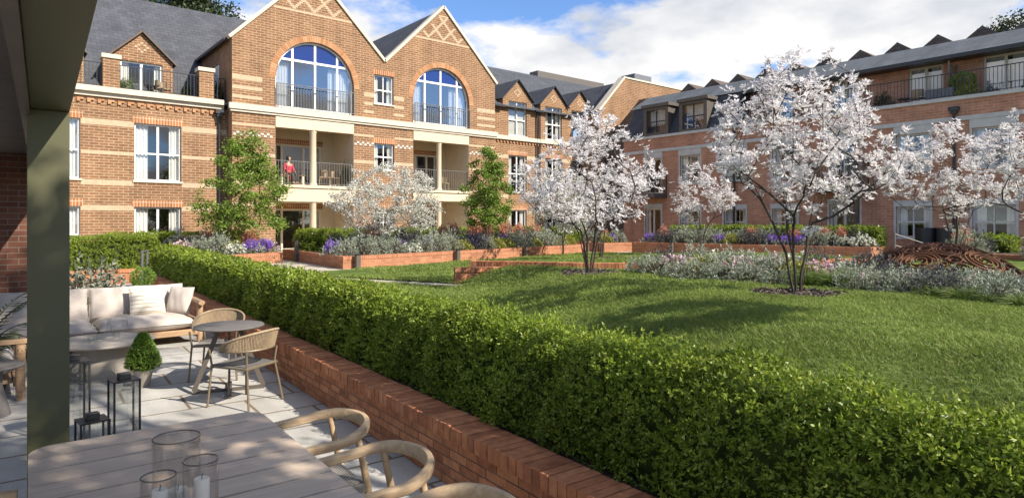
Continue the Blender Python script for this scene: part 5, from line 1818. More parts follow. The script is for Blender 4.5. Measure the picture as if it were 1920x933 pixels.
O_ = Vector((0, 0, -(RD - ch_)))
for p, rr, th, ph in circ:
    n_ = (p - O_).normalized(); e1 = n_.cross(Vector((0, 0, 1)) if abs(n_.z) < .95 else Vector((1, 0, 0))).normalized(); e2 = n_.cross(e1)
    turns = 3 if rr > .2 else (2 if rr > .15 and r.random() < .5 else 1)
    m_ = 22 * turns + 1; P = []; NN = []
    for i in range(m_):
        t = 2 * PI * turns * i / (m_ - 1); q = rr * (1 - (.78 * i / (m_ - 1) if turns > 1 else 0)) * .98
        v = p + e1 * math.cos(t) * q + e2 * math.sin(t) * q; nn = (v - O_).normalized(); P.append(O_ + nn * RD); NN.append(nn)
    strip(P, NN, .055, .013)
    if turns > 1:
        P2 = [P[i] for i in range(0)]
        P = []; NN = []
        for i in range(25):
            t = 2 * PI * i / 24; v = p + e1 * math.cos(t) * rr * .98 + e2 * math.sin(t) * rr * .98; nn = (v - O_).normalized(); P.append(O_ + nn * RD); NN.append(nn)
        strip(P, NN, .05, .013)
P = []; NN = []
for i in range(61):
    t = 2 * PI * i / 60; P.append(on_dome(amax, t)); NN.append(Vector((math.cos(t), math.sin(t), .3)).normalized())
strip(P, NN, .05, .05)
mb.build('rings', 'corten', dm, fix=True)

# ------------------------------------------------------------------ bollard lights along the long planter, iron handrails
BLD = ['first dark bollard light from the left, beside the near corner of the long planter', 'second dark bollard light from the left along the long planter', 'third dark bollard light from the left along the long planter', 'fourth dark bollard light, at the right end of the long planter']
for i, t in enumerate((.42, 4.85, 8.9, 13.6)):
    x, y = p1(t, -.16)
    o = thing('bollard_light', BLD[i], 'bollard', (x, y, .5), math.atan2(L1n.y, L1n.x), 'bollard lights on the long planter')
    mb = MB(); mb.box(-.08, .08, -.05, .05, 0, .40); mb.build('post', 'zinc_brown', o, bevel=.006)
    mb = MB(); mb.box(-.082, .082, -.053, .053, .40, .45); mb.build('cap', 'dark_metal', o)
for lab, x, y, z, hh in (('slim dark bollard by the near left corner of the long planter', 8.62, 22.6, .5, .75), ('dark bollard light at the foot of the planter before the mansard building', 23.2, 17.2, .6, .42)):
    o = thing('bollard_light', lab, 'bollard', (x, y, z)); mb = MB(); mb.box(-.06, .06, -.06, .06, 0, hh); mb.build('post', 'zinc_brown', o, bevel=.006)
    mb = MB(); mb.box(-.063, .063, -.063, .063, hh, hh + .05); mb.build('cap', 'dark_metal', o)
for lab, x, y, z, dx, dy, hh in (('iron handrail with two posts at the steps by the end of the long hedge', 3.30, 19.75, .0, .25, .75, 1.15),
                                 ('iron handrail sloping down left of the dome by the right hand facade', 24.0, 8.6, .7, 1.5, -.9, .85), ('iron handrail sloping down right of the dome by the right hand facade', 26.0, 5.3, .7, -1.4, .9, .85)):
    o = thing('handrail', lab, 'handrail', (x, y, z))
    mb = MB(); mb.tube([(0, 0, 0), (0, 0, hh)], .035, 10); mb.build('post', 'rail_grey', o, smooth='angle')
    mb = MB(); mb.tube([(dx, dy, -.02), (dx, dy, hh - .02 - (.5 if z > .1 else 0))], .035, 10); mb.build('post', 'rail_grey', o, smooth='angle')
    mb = MB(); mb.tube([(0, 0, hh - .04), (dx, dy, hh - .05 - (.5 if z > .1 else 0))], .022, 8); mb.tube([(0, 0, hh * .5), (dx, dy, hh * .5 - (.4 if z > .1 else 0))], .018, 8); mb.build('rail', 'rail_grey', o, smooth='angle')

# ------------------------------------------------------------------ canopy over the left of the terrace
CN = thing('terrace_canopy', 'olive green canopy with square post, beam and panelled soffit over the left of the terrace', 'canopy', (.31, 4.92, 0), -TA)
mb = MB(); mb.box(-.108, .108, 0, .2, 0, 2.598); mb.build('post', 'olive_paint', CN, bevel=.004)
mb = MB(); mb.box(-.092, .108, -6.2, .35, 2.60, 2.92); mb.build('beam', 'olive_paint', CN, bevel=.004)
mb = MB(); mb.box(-.14, -.093, -6.2, 7.2, 2.56, 2.98); mb.build('edge_trim', 'zinc_brown', CN)
mb = MB(); mb.box(-.09, .108, .36, 7.2, 2.60, 2.92); mb.build('beam', 'olive_paint', CN, bevel=.004)
mb = MB()
y = -6.2
while y < 7.0:
    mb.box(-5.2, -.145, y + .006, y + .79, 2.935, 2.97); y += .8
mb.build('soffit_panels', 'soffit', CN)
mb = MB(); mb.box(-5.3, .1, -6.25, 7.25, 2.985, 3.08); mb.build('canopy_roof', 'zinc_brown', CN)
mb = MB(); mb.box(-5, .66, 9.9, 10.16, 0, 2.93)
BW = mb.build('brick_wall', 'brick_dark_shaded', None); BW.location = (0, 0, 0); tag(BW, 'dark red brick house wall, shade in its colour, under the canopy behind the corner sofa', 'wall')
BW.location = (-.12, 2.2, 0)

# palm fronds by the wall
pl_ = thing('potted_palm', 'dark potted palm with arching fronds at the left edge by the brick wall', 'plant', (-.12, 8.9, 0))
mb = MB(); mb.lathe([(.14, 0), (.2, .38), (.19, .4), (.0, .38)], n=20); mb.build('pot', 'concrete_dark', pl_, smooth='angle')
r = np.random.default_rng(3); Q = []; mb = MB()
for i in range(17):
    a = r.uniform(0, 2 * PI); L = r.uniform(.7, 1.05); rise = r.uniform(.6, 1.15)
    P = [Vector((math.cos(a) * L * t * .8, math.sin(a) * L * t * .8, .4 + rise * t * 1.25 - .75 * L * t * t)) for t in np.linspace(0, 1, 12)]
    mb.tube(P, [.008] * 11 + [.003], 5)
    for j in range(2, 12):
        for sgn in (-1, 1):
            for q in (0, .5):
                p = P[j - 1].lerp(P[j], q); d = (P[j] - P[j - 1]).normalized(); s_ = d.cross(Vector((0, 0, 1))).normalized() * sgn
                D = np.array((d * .7 + s_ - Vector((0, 0, .35))).normalized())
                Q.append(leaf_quads(np.array([p]), D[None], .24 * (1 - .4 * j / 12), .018, 0, r))
mb.build('stems', 'palm_leaf', pl_); quads_obj('fronds', np.concatenate(Q), 'palm_leaf', pl_)


# ------------------------------------------------------------------ cushions
def cushion(name, w, d, h, mat, parent=None, soft=.5, seed=1, n=18, seam=True):
    """pillow: w, d in plan and h thick, soft edges, slightly crumpled"""
    r = np.random.default_rng(seed)
    ph = r.uniform(0, 6, 6)
    mb = MB()

    def top(u, v, sg):
        e = max(abs(u), abs(v)); rr = (1 - abs(u) ** 3.2) * (1 - abs(v) ** 3.2)
        z = sg * h / 2 * max(rr, 0) ** soft
        z += .006 * math.sin(u * 5 + ph[0]) * math.sin(v * 4 + ph[1]) * rr + .004 * math.sin(u * 11 + ph[2] + v * 3) * rr
        pin = 1 - .045 * (1 - abs(u)) * abs(v) - .045 * (1 - abs(v)) * abs(u)
        return (u * w / 2 * pin, v * d / 2 * pin, z)
    for sg in (1, -1):
        b0 = len(mb.v)
        for i in range(n + 1):
            for j in range(n + 1):
                u = math.sin((i / n - .5) * PI) * .5 + (i / n - .5); v = math.sin((j / n - .5) * PI) * .5 + (j / n - .5)
                mb.v.append(top(u, v, sg))
        for i in range(n):
            for j in range(n):
                a = b0 + i * (n + 1) + j; q = (a, a + n + 1, a + n + 2, a + 1)
                mb.f.append(q if sg > 0 else q[::-1])
    o = mb.build(name, mat, parent, smooth=True)
    if seam:
        mb = MB(); k = 24
        P = [top(math.cos(0) * 1, t, 1)[:2] for t in np.linspace(-1, 1, k)] + [top(t, 1, 1)[:2] for t in np.linspace(1, -1, k)] + [top(-1, t, 1)[:2] for t in np.linspace(1, -1, k)] + [top(t, -1, 1)[:2] for t in np.linspace(-1, 1, k)]
        mb.tube([(p[0] * 1.004, p[1] * 1.004, 0) for p in P], .006, 6, cap=False, closed=True)
        mb.build('piping', 'fabric_grey', o)
    return o


def place(o, loc, rot): o.location = loc; o.rotation_euler = rot; return o


# ------------------------------------------------------------------ corner sofa
SF = thing('corner_sofa', 'large beige corner sofa with pale cushions on a teak frame beside the brick wall', 'sofa', (1.3, 11.5, 0))
SX, SY = 1.3, 11.5


def sl_(x, y, z): return (x - SX, y - SY, z)


mb = MB()
mb.box(-1.0 - SX, 2.62 - SX, 11.02 - SY, 11.08 - SY, .13, .22); mb.box(-1.0 - SX, 2.62 - SX, 11.98 - SY, 12.04 - SY, .13, .22)
mb.box(-1.0 - SX, 2.60 - SX, 11.085 - SY, 11.975 - SY, .16, .20)
mb.box(-.75 - SX, -.69 - SX, 8.75 - SY, 11.02 - SY, .13, .22); mb.box(.24 - SX, .30 - SX, 8.75 - SY, 11.015 - SY, .13, .22); mb.box(-.685 - SX, .235 - SX, 8.8 - SY, 11.0 - SY, .16, .20)
mb.build('frame', 'teak', SF, bevel=.008)
for x, y, h in ((2.66, 11.08, .60), (2.66, 12.0, .60), (.30, 8.66, .60), (-.74, 8.66, .60), (-.9, 12.0, .2), (-.9, 11.1, .2)):
    mb = MB(); mb.tube([sl_(x, y, 0), sl_(x, y, h)], [.042, .048], 14); mb.build('leg', 'teak', SF, smooth='angle')
mb = MB(); mb.tube([sl_(2.66, 10.95, .63), sl_(2.66, 11.5, .645), sl_(2.66, 12.12, .63)], .048, 14, flat=.8); mb.build('armrest', 'teak', SF, smooth='angle')
mb = MB(); mb.ribbon([sl_(.36, 8.66, .63), sl_(-.85, 8.66, .63)], .09, .05); mb.build('armrest', 'teak', SF, bevel=.008)
mb = MB(); mb.box(2.63 - SX, 2.67 - SX, 11.13 - SY, 11.95 - SY, .28, .36); mb.build('side_rail', 'teak', SF, bevel=.006)
for i, (x0, x1) in enumerate(((1.30, 2.60), (.0, 1.28), (-1.0, -.02))):
    c = cushion('seat_cushion', x1 - x0, .98, .25, 'fabric', SF, .36, 10 + i); place(c, sl_((x0 + x1) / 2, 11.50, .325), (math.radians(1), 0, 0))
for i, (y0, y1) in enumerate(((8.78, 9.9), (9.9, 11.0))):
    c = cushion('seat_cushion', .98, y1 - y0, .25, 'fabric', SF, .36, 20 + i); place(c, sl_(-.22, (y0 + y1) / 2, .325), (0, 0, 0))
for i, (x0, x1, tz) in enumerate(((1.92, 2.60, .02), (1.26, 1.94, -.02), (.05, 1.25, .01), (-1.0, .02, 0))):
    c = cushion('back_cushion', x1 - x0, .50, .22, 'fabric', SF, .34, 30 + i); place(c, sl_((x0 + x1) / 2, 11.93, .62), (math.radians(78), 0, tz))
for i, (y0, y1) in enumerate(((8.78, 9.9), (9.9, 11.0))):
    c = cushion('back_cushion', y1 - y0, .50, .22, 'fabric', SF, .34, 40 + i); place(c, sl_(-.66, (y0 + y1) / 2, .62), (math.radians(78), 0, PI / 2))
c = cushion('striped_cushion', .50, .46, .17, 'fabric_striped', None, .5, 50); place(c, (2.02, 11.66, .66), (math.radians(74), math.radians(3), math.radians(4)))
c.rotation_euler = (math.radians(74), 0, math.radians(3))
tag(c, 'square cream cushion with thin brown stripes leaning on the sofa back', 'cushion')
m = MATS['fabric_striped']; [l for l in m.node_tree.links if l.to_node.type == 'MATH' and l.from_node.type == 'SEPXYZ']
lk = [l for l in m.node_tree.links if l.from_node.type == 'SEPXYZ'][0]; sep_ = lk.from_node; to_ = lk.to_socket; m.node_tree.links.new(sep_.outputs[1], to_)
c = cushion('plain_cushion', .44, .44, .17, 'fabric', None, .5, 51); place(c, (2.47, 11.55, .63), (math.radians(72), 0, math.radians(-52)))
tag(c, 'plain beige scatter cushion leaning against the right arm of the sofa', 'cushion')

# dark round side table at the left edge
o = thing('side_table', 'dark grey round pedestal side table at the left edge before the sofa arm', 'table', (.02, 8.12, 0))
mb = MB(); mb.lathe([(.0, .47), (.285, .47), (.30, .485), (.285, .50), (0, .50)], n=40); mb.build('tabletop', 'concrete_dark', o, smooth='angle')
mb = MB(); mb.lathe([(.19, 0), (.185, .02), (.12, .3), (.13, .469)], n=32); mb.build('pedestal', 'concrete_dark', o, smooth='angle')
# coffee table
o = thing('coffee_table', 'round pale stone coffee table on a broad flared base in front of the sofa', 'table', (1.16, 9.55, 0))
mb = MB(); mb.lathe([(0, .375), (.54, .375), (.575, .395), (.575, .405), (.56, .42), (0, .42)], n=64); mb.build('tabletop', 'concrete', o, smooth='angle')
mb = MB(); mb.lathe([(.40, 0), (.405, .02), (.38, .1), (.29, .374)], n=56); mb.build('base', 'concrete', o, smooth='angle')
TG = 'glassware on the coffee table'
for i, (x, y, lab) in enumerate(((1.02, 9.42, 'short clear tumbler, leftmost on the coffee table'), (1.12, 9.52, 'short clear tumbler, middle of three on the coffee table'), (1.30, 9.52, 'short clear tumbler, rightmost on the coffee table'))):
    mb = MB(); mb.lathe([(.033, 0), (.041, .09), (.038, .09), (.031, .008)], n=24, cap=False); mb.lathe([(.0, .001), (.033, .001)], n=24, cap=False)
    g = mb.build('tumbler', 'glass_clear', None, smooth='angle'); g.location = (x, y, .421); tag(g, lab, 'glass', TG)
mb = MB(); mb.lathe([(.0, .002), (.045, .002), (.048, .05), (.03, .14), (.018, .2), (.026, .25), (.024, .25), (.016, .2), (.028, .14), (.045, .05)], n=24, cap=False)
g = mb.build('carafe', 'glass_clear', None, smooth='angle'); g.location = (1.24, 9.66, .421); tag(g, 'clear glass carafe with narrow neck on the coffee table', 'carafe', TG)
mb = MB(); mb.lathe([(.034, 0), (.004, .006), (.004, .09), (.035, .12), (.04, .16), (.033, .21), (.031, .21), (.037, .16), (.032, .122), (0, .1)], n=24, cap=False)
g = mb.build('wine_glass', 'glass_clear', None, smooth='angle'); g.location = (1.42, 9.70, .421); tag(g, 'clear stemmed wine glass on the coffee table', 'glass', TG)
# topiary cone
o = thing('potted_topiary', 'small bright green topiary cone in a pale tapered pot on the paving', 'plant', (1.43, 8.50, 0))
mb = MB(); mb.lathe([(.065, 0), (.07, .005), (.105, .19), (.112, .205), (.10, .205), (.096, .18), (0, .175)], n=28); mb.build('pot', 'concrete', o, smooth='angle')
r = np.random.default_rng(9); n = 900
u = r.random(n) ** .75; a = r.uniform(0, 2 * PI, n)
rad = .19 * (1 - u) ** .75 * (1 - np.exp(-u * 14) * .45) + .012
P = np.stack([np.cos(a) * rad, np.sin(a) * rad, .19 + .42 * u], 1); D = unit(np.stack([np.cos(a), np.sin(a), .6 + 0 * a], 1) + r.normal(0, .3, (n, 3)))
quads_obj('foliage', sprigs(P - D * .02, D, 7, .026, .5, r), 'box_leaf', o)
mb = MB(); mb.lathe([(0, .17), (.13, .2), (.14, .26), (.08, .42), (0, .56)], n=18, cap=False); mb.build('branches', 'hedge_core', o)


# ------------------------------------------------------------------ lanterns
def lantern(x, y, h, w, lab, rot):
    o = thing('lantern', lab, 'lantern', (x, y, 0), rot, 'tall glass lanterns on the paving')
    mb = MB(); t = .014; a = w / 2
    for sx in (-1, 1):
        for sy in (-1, 1): mb.box(sx * a - t / 2, sx * a + t / 2, sy * a - t / 2, sy * a + t / 2, .012, h - .012)
    mb.box(-a - t / 2, a + t / 2, -a - t / 2, a + t / 2, 0, .0115)
    mb.build('frame', 'dark_metal', o)
    mb = MB(); mb.box(-a - .008, a + .008, -a - .008, a + .008, h - .011, h); mb.build('lid', 'dark_metal', o)
    mb = MB(); mb.box(-.045, .045, -.035, .035, h + .001, h + .05); mb.build('vent_cap', 'dark_metal', o, bevel=.004)
    mb = MB()
    for s in (-1, 1):
        mb.poly([(s * a, -a + .01, .012), (s * a, a - .01, .012), (s * a, a - .01, h - .013), (s * a, -a + .01, h - .013)])
        mb.poly([(-a + .01, s * a, .012), (a - .01, s * a, .012), (a - .01, s * a, h - .013), (-a + .01, s * a, h - .013)])
    mb.build('glass_panes', 'glass_pane', o)
    mb = MB(); mb.lathe([(.035, .012), (.035, .13), (0, .13)], n=20); mb.build('candle', 'wax', o, smooth='angle')


lantern(.60, 6.75, .70, .20, 'tallest black framed glass lantern, beside the olive post', .1)
lantern(.90, 6.18, .60, .185, 'middle sized black framed glass lantern, nearest the topiary', .1)
lantern(.66, 6.02, .35, .19, 'shortest black framed glass lantern, just behind the dining table', .1)

# ------------------------------------------------------------------ bistro table
o = thing('bistro_table', 'round dark grey bistro table on slanted metal legs between two wicker chairs', 'table', (2.14, 7.63, 0), .5)
mb = MB(); mb.lathe([(0, .722), (.355, .722), (.37, .73), (.37, .738), (.362, .744), (0, .744)], n=64); mb.build('tabletop', 'concrete_dark', o, smooth='angle')
for k in range(4):
    a = PI / 2 * k + PI / 4; ca, sa = math.cos(a), math.sin(a)
    mb = MB(); mb.bar((ca * .36, sa * .36, .03), (ca * .10, sa * .10, .721), .05, .018, up=(-sa, ca, 0)); mb.build('leg', 'bronze_dark' if 'bronze_dark' in MATS else 'zinc_brown', o)
    mb = MB(); mb.bar((ca * .37, sa * .37, .015), (ca * .01, sa * .01, .015 + .0005 * k), .05, .028); mb.build('foot', 'zinc_brown', o)


# ------------------------------------------------------------------ wicker bistro chairs (local: faces -y)
def wicker_chair(x, y, rot, lab):
    o = thing('wicker_chair', lab, 'chair', (x, y, 0), rot, 'wicker armchairs at the bistro table')
    leg = [((-.27, -.25), (-.24, -.22)), ((.27, -.25), (.24, -.22)), ((-.25, .27), (-.20, .20)), ((.25, .27), (.20, .20))]
    for k, (f_, t_) in enumerate(leg):
        mb = MB(); zt = .60 if k < 2 else .58
        mb.tube([(f_[0], f_[1], 0), (t_[0], t_[1], .43), (t_[0] * 1.10, t_[1] * 1.06, zt)], .0115, 10); mb.build('leg', 'bronze_metal', o, smooth='angle')
    mb = MB()
    mb.tube([(-.235, -.235, .42), (.235, -.235, .42), (.22, .21, .41), (-.22, .21, .41)], .012, 8, closed=True); mb.build('seat_frame', 'bronze_metal', o, smooth='angle')
    mb = MB(); n = 40
    for i in range(n):
        x0 = -.225 + .45 * i / (n - 1)
        mb.tube([(x0, -.235, .432), (x0 * .98, 0, .422), (x0 * .95, .21, .423)], .0052, 5)
    mb.build('seat', 'rope_seat', o)
    lo = []; hi = []; m_ = 41
    for i in range(m_):
        t = -1 + 2 * i / (m_ - 1); a = PI / 2 + t * PI * .66
        q = math.cos(t * PI / 2); 
        lx, ly = -.295 * math.cos(a) if False else .285 * math.sin(t * PI * .66), .02 + .27 * math.cos(t * PI * .66)
        zz_ = .585 + .0 * q
        lo.append(Vector((lx * .97, ly * .97, .575 + .02 * q))); hi.append(Vector((lx * 1.02, ly * 1.04 + .03 * q, .600 + .19 * max(0, q) ** .8)))
    mb = MB(); mb.tube(hi, .013, 10); mb.build('top_rail', 'wicker', o, smooth='angle')
    mb = MB(); mb.tube(lo, .010, 8); mb.build('arm_rail', 'bronze_metal', o, smooth='angle')
    mb = MB()
    for i in range(2, 2 * m_ - 3):
        t = i / 2; k = int(t); f_ = t - k
        a = lo[k].lerp(lo[min(k + 1, m_ - 1)], f_); t2 = min(t + .55, m_ - 1.01); k2 = int(t2); b_ = hi[k2].lerp(hi[k2 + 1], t2 - k2)
        mb.tube([a, b_], .0058, 5)
    mb.build('backrest_cords', 'wicker', o)
    return o


wicker_chair(2.13, 7.0, math.radians(-150), 'wicker armchair with bronze legs on the near side of the bistro table')
wicker_chair(2.23, 8.42, math.radians(-28), 'wicker armchair half hidden behind the bistro table')


# ------------------------------------------------------------------ dining table and chairs
DT = thing('dining_table', 'large dining table of pale planks with rounded corners in the foreground', 'table', (.68, 2.75, 0), math.radians(-2.5))
hx, hy, rc = .565, 1.32, .13
out = []
for cx0, cy0, a0 in ((hx - rc, hy - rc, 0), (-hx + rc, hy - rc, 90), (-hx + rc, -hy + rc, 180), (hx - rc, -hy + rc, 270)):
    for k in range(9):
        a = math.radians(a0 + 90 * k / 8); out.append((cx0 + rc * math.cos(a), cy0 + rc * math.sin(a)))


def clip_y(poly, lo, hi_):
    def half(P, f, ins):
        R = []
        for i in range(len(P)):
            a, b_ = P[i - 1], P[i]; fa, fb = f(a), f(b_)
            if (fa >= 0) != (fb >= 0):
                t = fa / (fa - fb); R.append((a[0] + (b_[0] - a[0]) * t, a[1] + (b_[1] - a[1]) * t))
            if fb >= 0: R.append(b_)
        return R
    return half(half(poly, lambda p: p[1] - lo, 0), lambda p: hi_ - p[1], 0)


mb = MB(); np_ = 13
for i in range(np_):
    a = -hy + 2 * hy * i / np_; P = clip_y(out, a + .0075, a + 2 * hy / np_ - .0075)
    mb.prism(P, .722, .75)
mb.build('tabletop', 'table_wood', DT)
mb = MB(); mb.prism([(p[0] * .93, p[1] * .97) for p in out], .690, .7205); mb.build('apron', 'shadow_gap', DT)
for sx in (-1, 1):
    for sy in (-1, 1):
        mb = MB(); mb.tube([(sx * .42, sy * 1.1, 0), (sx * .40, sy * 1.06, .69)], [.028, .045], 14); mb.build('leg', 'oak_pale', DT, smooth='angle')


def dining_chair(x, y, rot, lab, first=[None]):
    """local: faces -x, arms run to -x"""
    if first[0]: return dup(first[0], (x, y, 0), rot, lab)
    o = thing('dining_chair', lab, 'chair', (x, y, 0), rot, 'curved oak chairs at the dining table'); first[0] = o
    P = []
    for i in range(33):
        t = -1 + 2 * i / 32; a = t * PI / 2
        if abs(t) < .75: px_, py_ = .05 + .235 * math.cos(a / .75), .278 * math.sin(a / .75)
        else:
            q = (abs(t) - .75) / .25; px_, py_ = .05 - .35 * q, math.copysign(.278 - .022 * q, t)
        P.append((px_, py_, .735 - .045 * max(0, (abs(t) - .4)) / .6))
    mb = MB(); pts = [Vector(p) for p in P]; k = len(pts); base = 0; sec = 12
    for i, p in enumerate(pts):
        d = pts[min(i + 1, k - 1)] - pts[max(i - 1, 0)]; s_ = Vector((d.y, -d.x, 0)).normalized()
        t = abs(-1 + 2 * i / (k - 1)); hh = .034 - .013 * t; ww = .018 + .013 * t; tilt = .35 * (1 - t)
        for j in range(sec):
            a = 2 * PI * j / sec; ca, sa = math.cos(a), math.sin(a)
            ca = math.copysign(abs(ca) ** .6, ca); sa = math.copysign(abs(sa) ** .6, sa)
            w_, h_ = ca * ww, sa * hh
            mb.v.append(tuple(p + s_ * (w_ + tilt * h_ * .5) + Vector((0, 0, h_))))
    for i in range(k - 1):
        for j in range(sec): mb.f.append((i * sec + j, i * sec + (j + 1) % sec, (i + 1) * sec + (j + 1) % sec, (i + 1) * sec + j))
    mb.f.append(tuple(reversed(range(sec)))); mb.f.append(tuple((k - 1) * sec + j for j in range(sec)))
    mb.build('back_rail', 'oak_pale', o, smooth='angle', fix=True)
    for sx, sy, zt, tx in ((-.20, .255, .695, -.17), (-.20, -.255, .695, -.17), (.23, .215, .71, .17), (.23, -.215, .71, .17)):
        mb = MB(); mb.tube([(sx + (.05 if sx > 0 else -.03), sy, 0), (sx, sy, .42), (tx + (.0 if sx > 0 else .0), sy * 1.03, zt)], [.014, .021, .017], 12); mb.build('leg', 'oak_pale', o, smooth='angle')
    mb = MB()
    mb.box(-.235, .215, -.235, -.205, .395, .445); mb.box(-.235, .215, .205, .235, .395, .445); mb.box(-.235, -.205, -.2045, .2045, .395, .445); mb.box(.185, .2145, -.2045, .2045, .395, .445)
    mb.build('seat_frame', 'rope_seat', o, bevel=.008)
    mb = MB(); mb.box(-.204, .184, -.204, .204, .430, .452); mb.build('seat', 'rope_weave', o)
    return o


dining_chair(1.45, 3.53, math.radians(-4), 'curved oak dining chair right of the table, farthest of three')
dining_chair(1.42, 2.80, math.radians(-5), 'curved oak dining chair right of the table, middle of three')
dining_chair(1.40, 2.10, math.radians(-3), 'curved oak dining chair right of the table, nearest and cut by the picture')
dining_chair(-.20, 3.36, math.radians(177), 'curved oak dining chair across the table, only an arm showing bottom left')


# ------------------------------------------------------------------ hurricane glasses and candles
def hurricane(x, y, r_, h, lab, clab, ch):
    o = thing('hurricane_glass', lab, 'candle holder', (x, y, .7505), 0, 'glass candle holders on the dining table')
    mb = MB(); mb.lathe([(0, .003), (r_ - .004, .003), (r_, .01), (r_, h), (r_ - .004, h), (r_ - .004, .012), (0, .012)], n=48, cap=False)
    mb.build('glass_cylinder', 'glass_smoke', o, smooth='angle')
    mb = MB(); mb.tube([(math.cos(2 * PI * i / 48) * (r_ - .002), math.sin(2 * PI * i / 48) * (r_ - .002), h) for i in range(48)], .0032, 6, closed=True); mb.build('rim', 'glass_rim', o, smooth=True)
    if ch:
        c = thing('pillar_candle', clab, 'candle', (x + .004, y, .7645), 0, 'white candles in the glass holders')
        mb = MB(); q = r_ * .44; mb.lathe([(q * .96, 0), (q, .004), (q, ch - .004), (q * .93, ch), (q * .3, ch - .004), (0, ch - .006)], n=28); mb.build('wax_body', 'wax', c, smooth='angle')
        mb = MB(); mb.tube([(0, 0, ch - .008), (.001, 0, ch + .006), (.004, .001, ch + .016)], .0016, 6); mb.build('wick', 'hair', c)


glass_mat('glass_smoke', (0.955, 0.95, 0.945), 0.02)
glass_mat('glass_rim', (0.45, 0.45, 0.44), 0.10)
hurricane(.60, 2.86, .088, .285, 'widest and tallest clear glass candle holder on the dining table', 'low white candle in the widest glass holder', .06)
hurricane(.505, 2.70, .061, .200, 'smaller clear glass candle holder, left of the pair in front', 'white candle in the left front glass holder', .135)
hurricane(.645, 2.675, .064, .235, 'smaller clear glass candle holder, right of the pair in front', 'white candle in the right front glass holder', .15)

# ------------------------------------------------------------------ small things on the balconies
BZ = 3.57


def skin_body(name, joints, edges, mat, loc, rot, root):
    me = bpy.data.meshes.new(name); me.from_pydata([j[:3] for j in joints], edges, []); me.update()
    me.materials.append(MATS[mat])
    o = bpy.data.objects.new(name, me); C.objects.link(o); o.parent = root
    bpy.context.view_layer.update()
    o.modifiers.new('skin', 'SKIN')
    sv = me.skin_vertices[0].data if me.skin_vertices else None
    if sv is None:
        bm = bmesh.new(); bm.from_mesh(me); bm.verts.layers.skin.verify(); bm.to_mesh(me); bm.free(); sv = me.skin_vertices[0].data
    for i, j in enumerate(joints):
        sv[i].radius = (j[3], j[3] if len(j) < 5 else j[4]); sv[i].use_root = (i == 0)
    s = o.modifiers.new('sub', 'SUBSURF'); s.levels = 2; s.render_levels = 2
    return o


PN = thing('person', 'woman with dark hair in a red coat sitting on the left gable balcony', 'person', (10.62, 28.75, BZ), math.radians(20))
J = [(0, 0, .50, .13, .10), (0, .02, .72, .12, .09), (0, .03, .92, .15, .09), (0, .02, 1.04, .055, .05), (0, 0, 1.12, .055, .06), (0, -.01, 1.22, .085, .095), (0, -.01, 1.30, .06, .07),
     (-.19, .03, .94, .055), (-.23, -.02, .70, .042), (-.16, -.22, .60, .032), (-.12, -.29, .59, .03), (.19, .03, .94, .055), (.23, -.02, .70, .042), (.16, -.22, .60, .032), (.12, -.29, .59, .03),
     (-.10, -.02, .48, .085), (-.11, -.40, .48, .068), (-.11, -.44, .10, .045), (-.11, -.54, .05, .035), (.10, -.02, .48, .085), (.11, -.40, .48, .068), (.11, -.46, .10, .045), (.11, -.56, .05, .035)]
E_ = [(0, 1), (1, 2), (2, 3), (3, 4), (4, 5), (5, 6), (2, 7), (7, 8), (8, 9), (9, 10), (2, 11), (11, 12), (12, 13), (13, 14), (0, 15), (15, 16), (16, 17), (17, 18), (0, 19), (19, 20), (20, 21), (21, 22)]
skin_body('body', J, E_, 'skin', None, None, PN)
JC = [(0, 0, .46, .17, .14), (0, .02, .72, .145, .115), (0, .03, .93, .17, .105), (-.20, .03, .95, .07), (-.24, -.02, .70, .058), (-.17, -.19, .61, .046), (.20, .03, .95, .07), (.24, -.02, .70, .058), (.17, -.19, .61, .046), (0, -.14, .40, .20, .12)]
skin_body('coat', JC, [(0, 1), (1, 2), (2, 3), (3, 4), (4, 5), (2, 6), (6, 7), (7, 8), (0, 9)], 'red_cloth', None, None, PN)
mb = MB(); mb.lathe([(0, -.02), (.085, .0), (.105, .09), (.10, .17), (.06, .22), (0, .235)], (0, .025, 1.12), 18); mb.build('hair', 'hair', PN, smooth=True)
mb = MB(); mb.box(-.19, .19, -.45, -.05, .30, .44); mb.box(-.2, .2, -.5, .0, .02, .30) if False else None
JL = [(-.10, -.04, .47, .095), (-.11, -.40, .49, .078), (-.11, -.44, .12, .055), (.0, .0, .47, .1), (.10, -.04, .47, .095), (.11, -.40, .49, .078), (.11, -.46, .12, .055)]
skin_body('trousers', [JL[3], JL[0], JL[1], JL[2], JL[4], JL[5], JL[6]], [(0, 1), (1, 2), (2, 3), (0, 4), (4, 5), (5, 6)], 'dark_cloth', None, None, PN)


def simple_chair(x, y, z, rot, lab, first=[None]):
    if first[0]: return dup(first[0], (x, y, z), rot, lab)
    o = thing('balcony_chair', lab, 'chair', (x, y, z), rot, 'small wicker chairs on balconies and roof terraces'); first[0] = o
    for sx in (-1, 1):
        for sy in (-1, 1):
            mb = MB(); mb.tube([(sx * .24, sy * .24, 0), (sx * .21, sy * .21, .40)], .016, 8); mb.build('leg', 'wicker', o)
    mb = MB(); mb.box(-.25, .25, -.25, .25, .40, .45); mb.build('seat', 'wicker', o, bevel=.015)
    mb = MB(); mb.ribbon([(.24 * math.sin(t), .24 * math.cos(t), .62) for t in np.linspace(-1.9, 1.9, 16)], .03, .30); mb.build('backrest', 'wicker', o)
    return o


